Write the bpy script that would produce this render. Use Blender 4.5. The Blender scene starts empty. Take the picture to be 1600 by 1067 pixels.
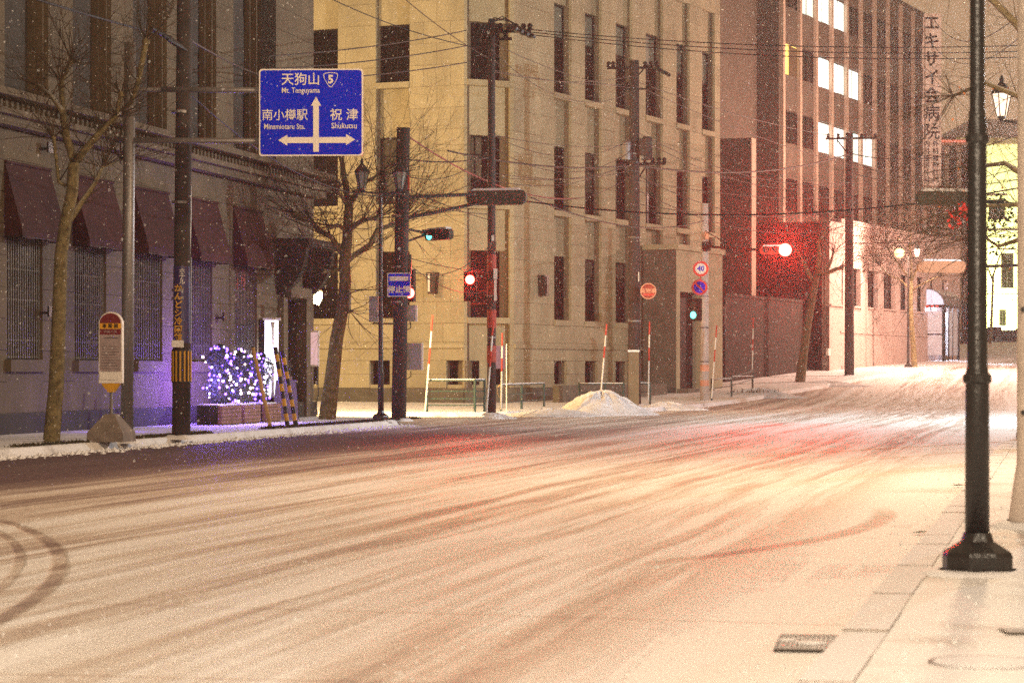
import bpy, math, random
from mathutils import Vector, Matrix

# ------------------------------------------------------------------ camera, sky, exposure
SC = bpy.context.scene
COL = SC.collection
CAMZ, FPX, HOR = 1.35, 4000.0, 580.0      # eye height, focal length and horizon in photo pixels

cam_d = bpy.data.cameras.new('camera')
cam = bpy.data.objects.new('camera', cam_d); COL.objects.link(cam)
cam.location = (0, 0, CAMZ); cam.rotation_euler = (math.radians(90), 0, 0)
cam_d.sensor_width = 36; cam_d.lens = FPX / 1600 * 36
cam_d.shift_y = (HOR - 533.5) / 1600
cam_d.clip_start = 0.1; cam_d.clip_end = 3000
cam_d.dof.use_dof = True; cam_d.dof.focus_distance = 68; cam_d.dof.aperture_fstop = 4.5
SC.camera = cam

W = bpy.data.worlds.new('World'); SC.world = W; W.use_nodes = True
wn = W.node_tree; wn.nodes.clear()
w_out = wn.nodes.new('ShaderNodeOutputWorld')
w_bg = wn.nodes.new('ShaderNodeBackground')          # snow clouds lit from below by the city
w_tc = wn.nodes.new('ShaderNodeTexCoord'); w_sep = wn.nodes.new('ShaderNodeSeparateXYZ')
w_rmp = wn.nodes.new('ShaderNodeValToRGB')
w_rmp.color_ramp.elements[0].position = 0.0; w_rmp.color_ramp.elements[0].color = (0.50, 0.31, 0.165, 1)
w_rmp.color_ramp.elements[1].position = 0.6; w_rmp.color_ramp.elements[1].color = (0.35, 0.235, 0.14, 1)
wn.links.new(w_tc.outputs['Generated'], w_sep.inputs[0]); wn.links.new(w_sep.outputs['Z'], w_rmp.inputs[0])
wn.links.new(w_rmp.outputs[0], w_bg.inputs['Color']); w_bg.inputs['Strength'].default_value = SKY_STRENGTH = 0.50
wn.links.new(w_bg.outputs[0], w_out.inputs['Surface'])

SC.view_settings.view_transform = 'Standard'; SC.view_settings.look = 'None'
SC.view_settings.exposure = 0.95; SC.view_settings.gamma = 1.0
SC.cycles.use_denoising = False
SC.cycles.max_bounces = 6; SC.cycles.volume_bounces = 0; SC.cycles.diffuse_bounces = 3
SC.cycles.sample_clamp_indirect = 1.5; SC.cycles.sample_clamp_direct = 12
SC.cycles.volume_step_rate = 1

rnd = random.Random(5)

# ------------------------------------------------------------------ the lie of the land
_G = [(-400, 0), (88, 0), (96, .05), (104, .2), (113, .5), (122, .92), (131, 1.32), (145, 1.72),
      (157, 2.05), (175, 2.8), (200, 3.8), (260, 5.5), (400, 6.5), (3000, 7)]
def _g(y):
    for (a, za), (b, zb) in zip(_G, _G[1:]):
        if y <= b: return za + (zb - za) * (y - a) / (b - a)
    return 7
def g(y): return sum(_g(y + k) for k in (-3, -1.5, 0, 1.5, 3)) / 5
def at(px, py, Y): return Vector(((px - 800) / FPX * Y, Y, CAMZ + (HOR - py) / FPX * Y))
def wx(px, Y): return (px - 800) / FPX * Y
def wz(py, Y): return CAMZ + (HOR - py) / FPX * Y

# ------------------------------------------------------------------ mesh builder
class MB:
    def __init__(s): s.v = []; s.f = []
    def add(s, vs, fs):
        n = len(s.v); s.v += [tuple(p) for p in vs]; s.f += [tuple(i + n for i in q) for q in fs]; return s
    def box(s, x0, x1, y0, y1, z0, z1):
        return s.add([(x0,y0,z0),(x1,y0,z0),(x1,y1,z0),(x0,y1,z0),(x0,y0,z1),(x1,y0,z1),(x1,y1,z1),(x0,y1,z1)],
                     [(0,3,2,1),(4,5,6,7),(0,1,5,4),(1,2,6,5),(2,3,7,6),(3,0,4,7)])
    def hexa(s, p):   # eight corners, bottom four then top four
        return s.add(p, [(0,3,2,1),(4,5,6,7),(0,1,5,4),(1,2,6,5),(2,3,7,6),(3,0,4,7)])
    def prism_xz(s, pts, y0, y1):   # outline in x,z extruded in y
        n = len(pts)
        vs = [(x, y0, z) for x, z in pts] + [(x, y1, z) for x, z in pts]
        fs = [tuple(range(n)), tuple(range(2*n-1, n-1, -1))] + [(i, i+n, (i+1)%n+n, (i+1)%n) for i in range(n)]
        return s.add(vs, fs)
    def lathe(s, prof, n=16, c=(0,0,0), phase=0.0):   # profile r,z
        vs = []; fs = []
        for r, z in prof:
            for k in range(n):
                a = 2*math.pi*(k+phase)/n; vs.append((c[0]+r*math.cos(a), c[1]+r*math.sin(a), c[2]+z))
        m = len(prof)
        for i in range(m-1):
            for k in range(n):
                fs.append((i*n+k, i*n+(k+1)%n, (i+1)*n+(k+1)%n, (i+1)*n+k))
        fs.append(tuple(range(n-1, -1, -1))); fs.append(tuple(range((m-1)*n, m*n)))
        return s.add(vs, fs)
    def tube(s, pts, rad, n=8):
        pts = [Vector(p) for p in pts]
        if not isinstance(rad, (list, tuple)): rad = [rad]*len(pts)
        vs = []; fs = []; ref = None
        for i, p in enumerate(pts):
            t = (pts[min(i+1, len(pts)-1)] - pts[max(i-1, 0)]).normalized()
            if ref is None:
                ref = Vector((0,0,1)) if abs(t.z) < .9 else Vector((1,0,0))
            a = (ref - t*ref.dot(t)).normalized(); b = t.cross(a); ref = a
            for k in range(n):
                w = 2*math.pi*k/n; vs.append(p + (a*math.cos(w) + b*math.sin(w))*rad[i])
        for i in range(len(pts)-1):
            for k in range(n):
                fs.append((i*n+k, i*n+(k+1)%n, (i+1)*n+(k+1)%n, (i+1)*n+k))
        fs.append(tuple(range(n-1, -1, -1))); fs.append(tuple(range((len(pts)-1)*n, len(pts)*n)))
        return s.add(vs, fs)
    def disc(s, cx, y, cz, r, t, n=24):   # disc facing -y
        return s.prism_xz([(cx + r*math.cos(2*math.pi*k/n), cz + r*math.sin(2*math.pi*k/n)) for k in range(n)], y-t, y)
    def ball(s, c, r, n=8, m=5, sz=1):
        prof = [(max(1e-4, r*math.sin(math.pi*i/m)), -sz*r*math.cos(math.pi*i/m)) for i in range(m+1)]
        return s.lathe(prof, n, c)
    def data(s, name, mat, smooth=False):
        me = bpy.data.meshes.new(name); me.from_pydata(s.v, [], s.f); me.update()
        me.materials.append(mat)
        if smooth:
            for p in me.polygons: p.use_smooth = len(p.vertices) == 4
        return me

def put(name, me, parent=None, loc=(0,0,0), rz=0.0, rx=0.0, **props):
    o = bpy.data.objects.new(name, me); COL.objects.link(o)
    o.location = loc; o.rotation_euler = (rx, 0, rz)
    if parent is not None: o.parent = parent
    for k, v in props.items(): o[k] = v
    return o
def thing(name, label, cat, loc=(0,0,0), rz=0.0, group=None):
    o = bpy.data.objects.new(name, None); COL.objects.link(o); o.empty_display_size = .3
    o.location = loc; o.rotation_euler = (0, 0, rz); o['label'] = label; o['category'] = cat
    if group: o['group'] = group
    return o
def copy_tree(o, parent=None):
    kids = [c for c in COL.objects if c.parent == o]
    c = o.copy(); COL.objects.link(c)
    if parent is not None: c.parent = parent
    for k in kids: copy_tree(k, c)
    return c
_bc = {}
def bx(name, parent, x0, x1, y0, y1, z0, z1, mat, **props):   # box part whose mesh is shared by equal boxes
    key = (round(x1-x0,3), round(y1-y0,3), round(z1-z0,3), mat.name)
    if key not in _bc:
        _bc[key] = MB().box(0, x1-x0, 0, y1-y0, 0, z1-z0).data(name, mat)
    return put(name, _bc[key], parent, (x0, y0, z0), **props)

# ------------------------------------------------------------------ materials
def nn(nt, t, **kw):
    n = nt.nodes.new(t)
    for k, v in kw.items(): setattr(n, k, v)
    return n
_mc = {}
def mat(name, col, rough=.7, metal=0.0, var=.18, scale=1.5, bump=.15, bscale=25, emit=None, es=0.0, snow=0.0, spec=.4, streak=0.0, trans=0.0):
    if name in _mc: return _mc[name]
    m = bpy.data.materials.new(name); m.use_nodes = True; nt = m.node_tree
    b = nt.nodes['Principled BSDF']; L = nt.links.new
    geo = nn(nt, 'ShaderNodeNewGeometry')
    no = nn(nt, 'ShaderNodeTexNoise'); no.inputs['Scale'].default_value = scale; no.inputs['Detail'].default_value = 6; no.inputs['Roughness'].default_value = .65
    if streak:
        mp = nn(nt, 'ShaderNodeMapping'); mp.inputs['Scale'].default_value = (1, 1, 1-streak)
        L(geo.outputs['Position'], mp.inputs[0]); L(mp.outputs[0], no.inputs['Vector'])
    else: L(geo.outputs['Position'], no.inputs['Vector'])
    r = nn(nt, 'ShaderNodeMapRange'); r.inputs['From Min'].default_value = .3; r.inputs['From Max'].default_value = .7
    r.inputs['To Min'].default_value = 1-var; r.inputs['To Max'].default_value = 1+var
    L(no.outputs['Fac'], r.inputs['Value'])
    oi = nn(nt, 'ShaderNodeObjectInfo')
    r2 = nn(nt, 'ShaderNodeMapRange'); r2.inputs['To Min'].default_value = 1-var*.4; r2.inputs['To Max'].default_value = 1+var*.4
    L(oi.outputs['Random'], r2.inputs['Value'])
    mu = nn(nt, 'ShaderNodeMath', operation='MULTIPLY'); L(r.outputs[0], mu.inputs[0]); L(r2.outputs[0], mu.inputs[1])
    sc = nn(nt, 'ShaderNodeVectorMath', operation='SCALE'); sc.inputs[0].default_value = col; L(mu.outputs[0], sc.inputs['Scale'])
    out = sc.outputs[0]
    if snow:
        sp = nn(nt, 'ShaderNodeSeparateXYZ'); L(geo.outputs['True Normal'], sp.inputs[0])
        ms = nn(nt, 'ShaderNodeMapRange'); ms.inputs['From Min'].default_value = .55; ms.inputs['From Max'].default_value = .85; ms.inputs['To Max'].default_value = snow
        L(sp.outputs['Z'], ms.inputs['Value'])
        mx = nn(nt, 'ShaderNodeMix', data_type='RGBA'); L(ms.outputs[0], mx.inputs['Factor']); L(out, mx.inputs['A']); mx.inputs['B'].default_value = (.78,.78,.8,1)
        out = mx.outputs['Result']
    L(out, b.inputs['Base Color'])
    b.inputs['Roughness'].default_value = rough; b.inputs['Metallic'].default_value = metal
    b.inputs['Specular IOR Level'].default_value = spec
    if trans: b.inputs['Transmission Weight'].default_value = trans; b.inputs['IOR'].default_value = 1.1
    if emit: b.inputs['Emission Color'].default_value = (*emit, 1); b.inputs['Emission Strength'].default_value = es
    if bump:
        n2 = nn(nt, 'ShaderNodeTexNoise'); n2.inputs['Scale'].default_value = bscale; n2.inputs['Detail'].default_value = 4
        L(geo.outputs['Position'], n2.inputs['Vector'])
        bp = nn(nt, 'ShaderNodeBump'); bp.inputs['Strength'].default_value = bump; bp.inputs['Distance'].default_value = .03
        L(n2.outputs['Fac'], bp.inputs['Height']); L(bp.outputs[0], b.inputs['Normal'])
    _mc[name] = m; return m

M = {}
M['bank'] = mat('bank limestone', (.38,.34,.22), .85, var=.2, scale=.8, bump=.4, bscale=9, snow=.6, streak=.6)
M['bankdark'] = mat('bank joints and jamb shade', (.17,.14,.09), .9, snow=.4)
M['bankbase'] = mat('bank plinth stone', (.13,.12,.09), .85, var=.3, snow=.6)
M['stone'] = mat('grey dressed stone', (.125,.096,.056), .85, var=.22, scale=1.1, bump=.5, bscale=7, snow=.5, streak=.5)
M['stonedark'] = mat('grey stone joints', (.06,.053,.043), .9, snow=.4)
M['stonebase'] = mat('dark plinth stone', (.035,.032,.02), .85, var=.3, snow=.4)
M['jamb'] = mat('brown fluted stone', (.105,.075,.04), .85, var=.3, scale=3, streak=.8)
M['glass'] = mat('dark window glass', (.006,.006,.005), .18, var=.3, bump=.05, bscale=2, spec=.10)
M['glass2'] = mat('blinded transom glass', (.22,.24,.20), .35, var=.25, scale=4, bump=0)
M['frame'] = mat('dark window frame', (.012,.010,.008), .6, spec=.15)
M['grille'] = mat('pale iron grille', (.16,.145,.12), .5, metal=.3)
M['awning'] = mat('dark red awning canvas', (.048,.010,.008), .85, var=.3, scale=5, bump=.3, bscale=60)
M['black'] = mat('black painted iron', (.012,.012,.012), .35, var=.3, bump=.2, bscale=40, spec=.6)
M['steel'] = mat('galvanised grey steel', (.22,.21,.21), .45, metal=.6, var=.15)
M['concrete'] = mat('dark utility concrete', (.045,.038,.034), .85, var=.3, scale=3, bump=.3)
M['concretepale'] = mat('pale concrete', (.62,.54,.48), .8, var=.2, scale=4, bump=.3, snow=.5)
M['white'] = mat('white paint', (.72,.7,.66), .5, var=.06)
M['signwhite'] = mat('retroreflective white', (.85,.8,.74), .45, var=.03, bump=0)
M['signblue'] = mat('retroreflective blue', (.0,.022,.72), .7, var=.1, bump=0, spec=.05)
M['red'] = mat('sign red', (.72,.05,.03), .45, var=.08, bump=0)
M['redpaint'] = mat('snow pole red', (.5,.04,.02), .5)
M['brownred'] = mat('aged sign red', (.32,.05,.03), .6, var=.3, scale=12)
M['yellow'] = mat('warning yellow', (.62,.32,.02), .5)
M['warnblack'] = mat('warning black', (.012,.011,.01), .5)
M['maroon'] = mat('bus stop maroon', (.16,.015,.02), .45)
M['panel'] = mat('timetable panel', (.34,.27,.27), .5, var=.25, scale=9)
M['teal'] = mat('dark green railing', (.02,.06,.055), .5)
M['bark'] = mat('mottled bark', (.17,.135,.065), .9, var=.6, scale=9, bump=1.0, bscale=40, snow=.45)
M['signalgrey'] = mat('weathered signal grey', (.075,.075,.055), .7, var=.3, scale=8)
M['signalorange'] = mat('signal back in orange light', (.52,.24,.12), .7, var=.2, scale=6, snow=.5)  # orange lamplight is put into the housing colour
M['boardpale'] = mat('pale sign board', (.8,.68,.6), .7, var=.08)
M['kerbstone'] = mat('snowy kerb with shaded face', (.42,.37,.33), .85, var=.3, scale=9, bump=.4, snow=1.0)  # darker face colour stands for shade on the snowy kerb slope
M['blind'] = mat('drawn window blind', (.09,.08,.055), .8)
M['twig'] = mat('dark twigs', (.055,.038,.02), .9)
M['leafred'] = mat('red leaf', (.6,.03,.025), .6)
M['leafbrown'] = mat('withered orange leaf', (.45,.14,.03), .6)
M['leafdark'] = mat('dark evergreen leaf', (.02,.03,.012), .6)
M['shrub'] = mat('clipped conifer', (.03,.05,.025), .8, var=.4)
M['brick'] = mat('planter brick', (.28,.15,.11), .85, var=.3, scale=8, snow=.5)
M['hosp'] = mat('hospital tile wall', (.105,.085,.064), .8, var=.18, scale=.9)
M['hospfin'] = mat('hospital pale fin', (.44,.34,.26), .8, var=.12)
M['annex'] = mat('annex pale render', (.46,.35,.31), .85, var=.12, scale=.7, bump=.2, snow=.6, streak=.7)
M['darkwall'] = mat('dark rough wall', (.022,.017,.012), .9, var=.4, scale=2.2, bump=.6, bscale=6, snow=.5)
M['wirem'] = mat('cable black', (.012,.010,.010), .6, var=0, bump=0)
M['wirered'] = mat('cable sheath red', (.30,.06,.06), .6, var=0, bump=0)
M['box'] = mat('grey cabinet', (.30,.29,.28), .5)
M['creamstone'] = mat('cream render', (.55,.52,.42), .85, var=.15)
M['roof'] = mat('slate roof', (.12,.08,.06), .8, snow=.4)
M['grass'] = mat('dead kerb grass', (.05,.045,.018), .9, var=.5)
M['timber'] = mat('yellow timber', (.5,.3,.12), .7)
M['sticker'] = mat('orange reflective band', (.75,.35,.22), .5)
M['snow'] = mat('fallen snow', (.82,.82,.84), .8, var=.05, scale=2.5, bump=.5, bscale=6)
M['greysnow'] = mat('ploughed snow', (.66,.64,.64), .85, var=.2, scale=3, bump=.8, bscale=9)
def emat(name, col, s):
    m = mat(name, col, .5, var=0, bump=0, emit=col, es=s); return m
M['lampwarm'] = emat('lit warm lamp', (1,.72,.42), 30)
M['bloomamber'] = emat('amber lamp bloom', (1,.62,.27), 1.25)
M['lampdim'] = emat('frosted lantern glass', (1,.78,.6), .75)
M['lampcorner'] = emat('amber wall lamp and its reflection', (1,.80,.42), 14)
M['sigred'] = emat('lit red signal', (1,.03,.02), 45)
M['sigcyan'] = emat('lit green signal', (.08,.95,.75), 3.2)
M['sigoff'] = mat('unlit signal lens', (.03,.03,.03), .3)
M['winlit'] = emat('fluorescent lit window', (.80,1.0,.93), .95)
M['winlit2'] = emat('softer fluorescent window', (.80,.98,.90), .72)
M['windim'] = emat('half lit curtain window', (.62,.75,.66), .6)
M['winyel'] = emat('yellow lit window', (1,.72,.16), .75)
M['tubelit'] = emat('fluorescent tube', (.85,.92,1), 12)
M['bulbblue'] = emat('blue led bulb', (.16,.07,1), 4.5)
M['bulbwhite'] = emat('warm led bulb', (1,.74,.70), 5)
M['boxlit'] = emat('lit sign face', (.85,.85,.95), .9)
M['menulit'] = emat('dim menu face', (.75,.5,.5), .35)
M['litred'] = emat('red rooftop light', (.8,.2,.12), .5)
M['polycarb'] = mat('grey polycarbonate', (.35,.38,.42), .2, var=.1, bump=0)
M['glassclear'] = mat('shelter glass', (.55,.6,.72), .25, var=.1, bump=0)

# ------------------------------------------------------------------ snow and road material
def road_material():
    m = bpy.data.materials.new('snow dusted asphalt'); m.use_nodes = True; nt = m.node_tree; L = nt.links.new
    b = nt.nodes['Principled BSDF']
    geo = nn(nt, 'ShaderNodeNewGeometry'); sp = nn(nt, 'ShaderNodeSeparateXYZ'); L(geo.outputs['Position'], sp.inputs[0])
    def mth(op, a, c=None, d=None, clamp=False):
        n = nn(nt, 'ShaderNodeMath', operation=op); n.use_clamp = clamp
        for i, q in enumerate((a, c, d)):
            if q is None: continue
            if isinstance(q, (int, float)): n.inputs[i].default_value = q
            else: L(q, n.inputs[i])
        return n.outputs[0]
    def rng(v, a, c, x=0.0, y=1.0, smooth=True):
        n = nn(nt, 'ShaderNodeMapRange'); n.interpolation_type = 'SMOOTHSTEP' if smooth else 'LINEAR'
        L(v, n.inputs['Value'])
        for k, q in (('From Min', a), ('From Max', c), ('To Min', x), ('To Max', y)): n.inputs[k].default_value = q
        return n.outputs[0]
    def noise(vec, scale, detail=5, rough=.6):
        n = nn(nt, 'ShaderNodeTexNoise'); n.inputs['Scale'].default_value = scale; n.inputs['Detail'].default_value = detail; n.inputs['Roughness'].default_value = rough
        L(vec, n.inputs['Vector']); return n.outputs['Fac']
    X, Y = sp.outputs['X'], sp.outputs['Y']
    u = mth('MULTIPLY', mth('SUBTRACT', X, mth('MULTIPLY', Y, .215)), .9776)     # across the street
    wob = mth('MULTIPLY', mth('SUBTRACT', noise(geo.outputs['Position'], .05, 2), .5), .9)
    uw = mth('ADD', u, wob)
    v3 = nn(nt, 'ShaderNodeCombineXYZ'); L(mth('MULTIPLY', uw, 1.0), v3.inputs['X']); L(mth('MULTIPLY', Y, .022), v3.inputs['Y'])
    st1 = noise(v3.outputs[0], 1.3, 4, .6)
    v4 = nn(nt, 'ShaderNodeCombineXYZ'); L(mth('MULTIPLY', uw, 1.0), v4.inputs['X']); L(mth('MULTIPLY', Y, .05), v4.inputs['Y']); v4.inputs['Z'].default_value = 4
    st2 = noise(v4.outputs[0], 4.5, 3, .5)
    patch = noise(geo.outputs['Position'], .22, 4, .6)
    tracks = mth('ADD', mth('ADD', mth('MULTIPLY', rng(st1, .42, .60), .50), .24), mth('MULTIPLY', rng(st2, .44, .64), .30))
    tracks = mth('ADD', tracks, mth('MULTIPLY', rng(patch, .35, .65), .12))
    # the lane by the left kerb has been driven clear of snow, the gutter on the right keeps its drift
    un = mth('ADD', u, mth('MULTIPLY', mth('SUBTRACT', patch, .5), 1.8))
    clear = mth('ADD', mth('MULTIPLY', rng(un, -13.0, -11.0), .52), mth('MULTIPLY', rng(un, -9.7, -8.8), .48))
    far = rng(Y, 52, 63)      # past the crossing the snow is unbroken again
    keep = mth('MAXIMUM', clear, mth('MULTIPLY', far, .6))
    drift = rng(u, -3.2, -1.6)
    snowf = mth('MAXIMUM', mth('MULTIPLY', tracks, mth('ADD', .05, mth('MULTIPLY', keep, .95))), mth('MULTIPLY', drift, rng(patch, .30, .5, .5, 1)))
    snowf = mth('ADD', snowf, mth('MULTIPLY', keep, .10))
    # white ridge between the lanes
    ridge = mth('SUBTRACT', 1.0, rng(mth('ABSOLUTE', mth('ADD', uw, 9.0)), .08, .55)); snowf = mth('MAXIMUM', snowf, mth('MULTIPLY', ridge, 1.0))
    for c, wd in ((-7.6, .14), (-6.9, .26), (-6.1, .12), (-5.1, .24), (-4.2, .26), (-3.6, .10), (-2.9, .22), (-1.7, .12)):
        rd = mth('SUBTRACT', 1.0, rng(mth('ABSOLUTE', mth('SUBTRACT', uw, c)), .03, wd)); snowf = mth('MAXIMUM', snowf, mth('MULTIPLY', rd, rng(st2, .3, .6, .45, 1)))
    # turning tyre tracks: far left, and beside the right kerb
    def arc(cx, cy, R, w, y0, y1, amt):
        nonlocal snowf
        dx = mth('SUBTRACT', X, cx); dy = mth('SUBTRACT', Y, cy)
        d = mth('ABSOLUTE', mth('SUBTRACT', mth('SQRT', mth('ADD', mth('MULTIPLY', dx, dx), mth('MULTIPLY', dy, dy))), R))
        a = mth('SUBTRACT', 1.0, rng(d, w*.35, w)); a = mth('MULTIPLY', a, mth('MULTIPLY', rng(Y, y0, y0+1.5), rng(Y, y1-2, y1, 1, 0)))
        a = mth('MULTIPLY', a, rng(noise(geo.outputs['Position'], 1.7, 3), .3, .5, .55, 1))
        snowf = mth('MULTIPLY', snowf, mth('SUBTRACT', 1.0, mth('MULTIPLY', a, amt)))
    arc(-29.85, 13.5, 27.05, .09, 8, 24.5, .6); arc(-30.14, 13.5, 27.05, .06, 8, 23.5, .45); arc(-30.42, 13.5, 27.05, .08, 8, 23.5, .55)
    arc(-10.5, 26.5, 14.2, .16, 17.5, 26, .55)
    # thin joints running across the road
    for y0, k in ((14.25, -.30), (11.1, -.18), (31, -.25)):
        d = mth('ABSOLUTE', mth('SUBTRACT', mth('ADD', Y, mth('MULTIPLY', X, -k)), y0)); j = mth('SUBTRACT', 1.0, rng(d, .015, .05)); snowf = mth('MULTIPLY', snowf, mth('SUBTRACT', 1.0, mth('MULTIPLY', j, .3)))
    fine = noise(geo.outputs['Position'], 9, 8, .75)
    snowf = mth('ADD', snowf, mth('MULTIPLY', mth('SUBTRACT', fine, .5), .5), clamp=True)
    ramp = nn(nt, 'ShaderNodeValToRGB'); e = ramp.color_ramp.elements
    e[0].position = 0; e[0].color = (.105,.066,.075,1); e[1].position = 1; e[1].color = (.84,.83,.82,1)
    for p, c in ((.22, (.29,.22,.195,1)), (.5, (.60,.52,.45,1)), (.78, (.76,.72,.67,1))):
        q = e.new(p); q.color = c
    L(snowf, ramp.inputs[0]); L(ramp.outputs[0], b.inputs['Base Color'])
    b.inputs['Roughness'].default_value = .62; b.inputs['Specular IOR Level'].default_value = .25
    bp = nn(nt, 'ShaderNodeBump'); bp.inputs['Strength'].default_value = .75; bp.inputs['Distance'].default_value = .06
    L(mth('ADD', mth('MULTIPLY', snowf, 1.0), mth('MULTIPLY', noise(geo.outputs['Position'], 30, 4), .25)), bp.inputs['Height']); L(bp.outputs[0], b.inputs['Normal'])
    return m
M['road'] = road_material()
def pavement_material():
    m = bpy.data.materials.new('trodden pavement snow'); m.use_nodes = True; nt = m.node_tree; L = nt.links.new
    b = nt.nodes['Principled BSDF']; geo = nn(nt, 'ShaderNodeNewGeometry')
    n1 = nn(nt, 'ShaderNodeTexNoise'); n1.inputs['Scale'].default_value = 1.1; n1.inputs['Detail'].default_value = 8; n1.inputs['Roughness'].default_value = .7
    L(geo.outputs['Position'], n1.inputs['Vector'])
    r = nn(nt, 'ShaderNodeValToRGB'); e = r.color_ramp.elements
    e[0].position = .30; e[0].color = (.36,.33,.31,1); e[1].position = .52; e[1].color = (.82,.82,.83,1)
    q = e.new(.40); q.color = (.66,.64,.62,1)
    L(n1.outputs['Fac'], r.inputs[0]); L(r.outputs[0], b.inputs['Base Color']); b.inputs['Roughness'].default_value = .75
    n2 = nn(nt, 'ShaderNodeTexNoise'); n2.inputs['Scale'].default_value = 5; n2.inputs['Detail'].default_value = 6; L(geo.outputs['Position'], n2.inputs['Vector'])
    bp = nn(nt, 'ShaderNodeBump'); bp.inputs['Strength'].default_value = .6; bp.inputs['Distance'].default_value = .05
    L(n2.outputs['Fac'], bp.inputs['Height']); L(bp.outputs[0], b.inputs['Normal'])
    return m
M['pave'] = pavement_material()
# ------------------------------------------------------------------ ground, road, pavements
def sheet(name, xs, ys, h, m):
    vs = [(x, y, g(y)+h) for y in ys for x in xs]; n = len(xs)
    fs = [(j*n+i, j*n+i+1, (j+1)*n+i+1, (j+1)*n+i) for j in range(len(ys)-1) for i in range(n-1)]
    return put(name, MB().add(vs, fs).data(name, m), kind='structure')
ys_ = [-400, -200, -100, -50] + list(range(-20, 262, 3)) + [300, 400, 600, 900, 1500]
sheet('ground', [-700, -300, -100, -40, 0, 40, 100, 300, 700], ys_, -.02, M['snow'])

def densify(pts, step):
    out = []
    for (x0, y0), (x1, y1) in zip(pts, pts[1:]):
        n = max(1, int(math.hypot(x1-x0, y1-y0)/step))
        out += [(x0+(x1-x0)*i/n, y0+(y1-y0)*i/n) for i in range(n)]
    return out + [pts[-1]]
def band(name, left, right, h, m, berm=1.0):
    """a sheet between two polylines with the same number of points, raised h; 'lip' drops the left edge"""
    n = len(left); mb = MB(); cols = 6
    vs = []
    for (lx, ly), (rx, ry) in zip(left, right):
        for k in range(cols+1):
            x = lx+(rx-lx)*k/cols; y = ly+(ry-ly)*k/cols
            vs.append((x, y, g(y)+h))
    c = cols+1
    fs = [(j*c+i, j*c+i+1, (j+1)*c+i+1, (j+1)*c+i) for j in range(n-1) for i in range(cols)]
    mb.add(vs, fs)
    # kerb face on the left polyline side, slightly rounded by a low first step
    vs = []; 
    for i, (lx, ly) in enumerate(left):
        jx, jy = right[i]; d = math.hypot(jx-lx, jy-ly); ox, oy = (lx-jx)/d, (ly-jy)/d
        w = .05*math.sin(i*1.7)+.03*math.sin(i*.6)
        for off, z in ((0, h), (.03, h-.02), (.05+abs(w)*.4, h*.4), (.10+abs(w), -.03)):
            vs.append((lx+ox*off*berm, ly+oy*off*berm, g(ly+oy*off)+z))
    fs = [(i*4+k, (i+1)*4+k, (i+1)*4+k+1, i*4+k+1) for i in range(n-1) for k in range(3)]
    mb.add(vs, fs)
    return put(name, mb.data(name, m), kind='structure')
def resample(pts, n):
    L_ = [0]
    for a, b in zip(pts, pts[1:]): L_.append(L_[-1]+math.hypot(b[0]-a[0], b[1]-a[1]))
    out = []
    for k in range(n):
        t = L_[-1]*k/(n-1); i = max(j for j in range(len(L_)-1) if L_[j] <= t+1e-9)
        q = (t-L_[i])/max(1e-9, L_[i+1]-L_[i]); a, b = pts[i], pts[i+1]
        out.append((a[0]+(b[0]-a[0])*q, a[1]+(b[1]-a[1])*q))
    return out
# road surface: one sheet under the snow dust, 8 mm over the ground
sheet('road', [-80, -50] + [x for x in range(-36, 60, 4)] + [90], [-60] + list(range(-20, 262, 3)), -.008, M['road'])
kl = [(.215*y-16.75, y) for y in (-30, 0, 20, 40, 55, 63)] + [(-2.95, 65.2), (-3.0, 67.2), (-3.9, 69.0), (-6, 70.6), (-12, 72.3), (-45, 79.5)]
bl = [(.215*y-22.5, y) for y in (-30, 0, 20, 40, 55, 63)] + [(-8.4, 65.2), (-8.2, 67), (-8, 68), (-9, 69.0), (-13, 70.0), (-46, 77.2)]
band('pavement_left', resample(kl, 90), resample(bl, 90), .12, M['pave'])
kb = [(-60, 90), (-14, 79), (-5, 76), (-1.5, 76.5), (1.5, 80), (4.6, 86), (7.6, 96), (11.2, 108), (17.4, 124), (22, 134.5), (28, 150), (37, 172), (50, 205)]
bb = [(-62, 100), (-14, 101), (-5, 99), (-2, 98), (-.5, 99), (.5, 100), (2, 104), (6, 113), (11, 128), (15.5, 139), (21, 155), (31, 180), (44, 213)]
band('pavement_far', resample(kb, 110), resample(bb, 110), .13, M['pave'])
kr = [(.215*y-.98, y) for y in (-30, 0, 15, 30, 42)] + [(9.2, 47), (9.9, 50), (11.6, 52), (15, 52.4), (60, 43)]
br = [(.215*y+9, y) for y in (-30, 0, 15, 28, 36)] + [(17.3, 38), (18, 39), (19, 40), (22, 41), (62, 33)]
band('pavement_right', resample(kr, 90), resample(br, 90), .13, M['pave'], .08)

pr_ = [o for o in COL.objects if o.name == 'pavement_right'][0]
_ks = MB().hexa([(-.05, 0, -.15), (.2, 0, -.15), (.2, .994, -.15), (-.05, .994, -.15), (-.02, .002, .010), (.195, .002, .010), (.195, .992, .010), (-.02, .992, .010)]).data('kerb_stone', M['kerbstone'])
KR = random.Random(8)
for k in range(38):
    Yk = 6+k*1.0; o = put('kerb_stone', _ks, pr_, (.215*Yk-.98-.03+KR.uniform(-.008, .008), Yk, .13+KR.uniform(-.004, .006)), -math.atan(.215)+KR.uniform(-.004, .004))
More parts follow.
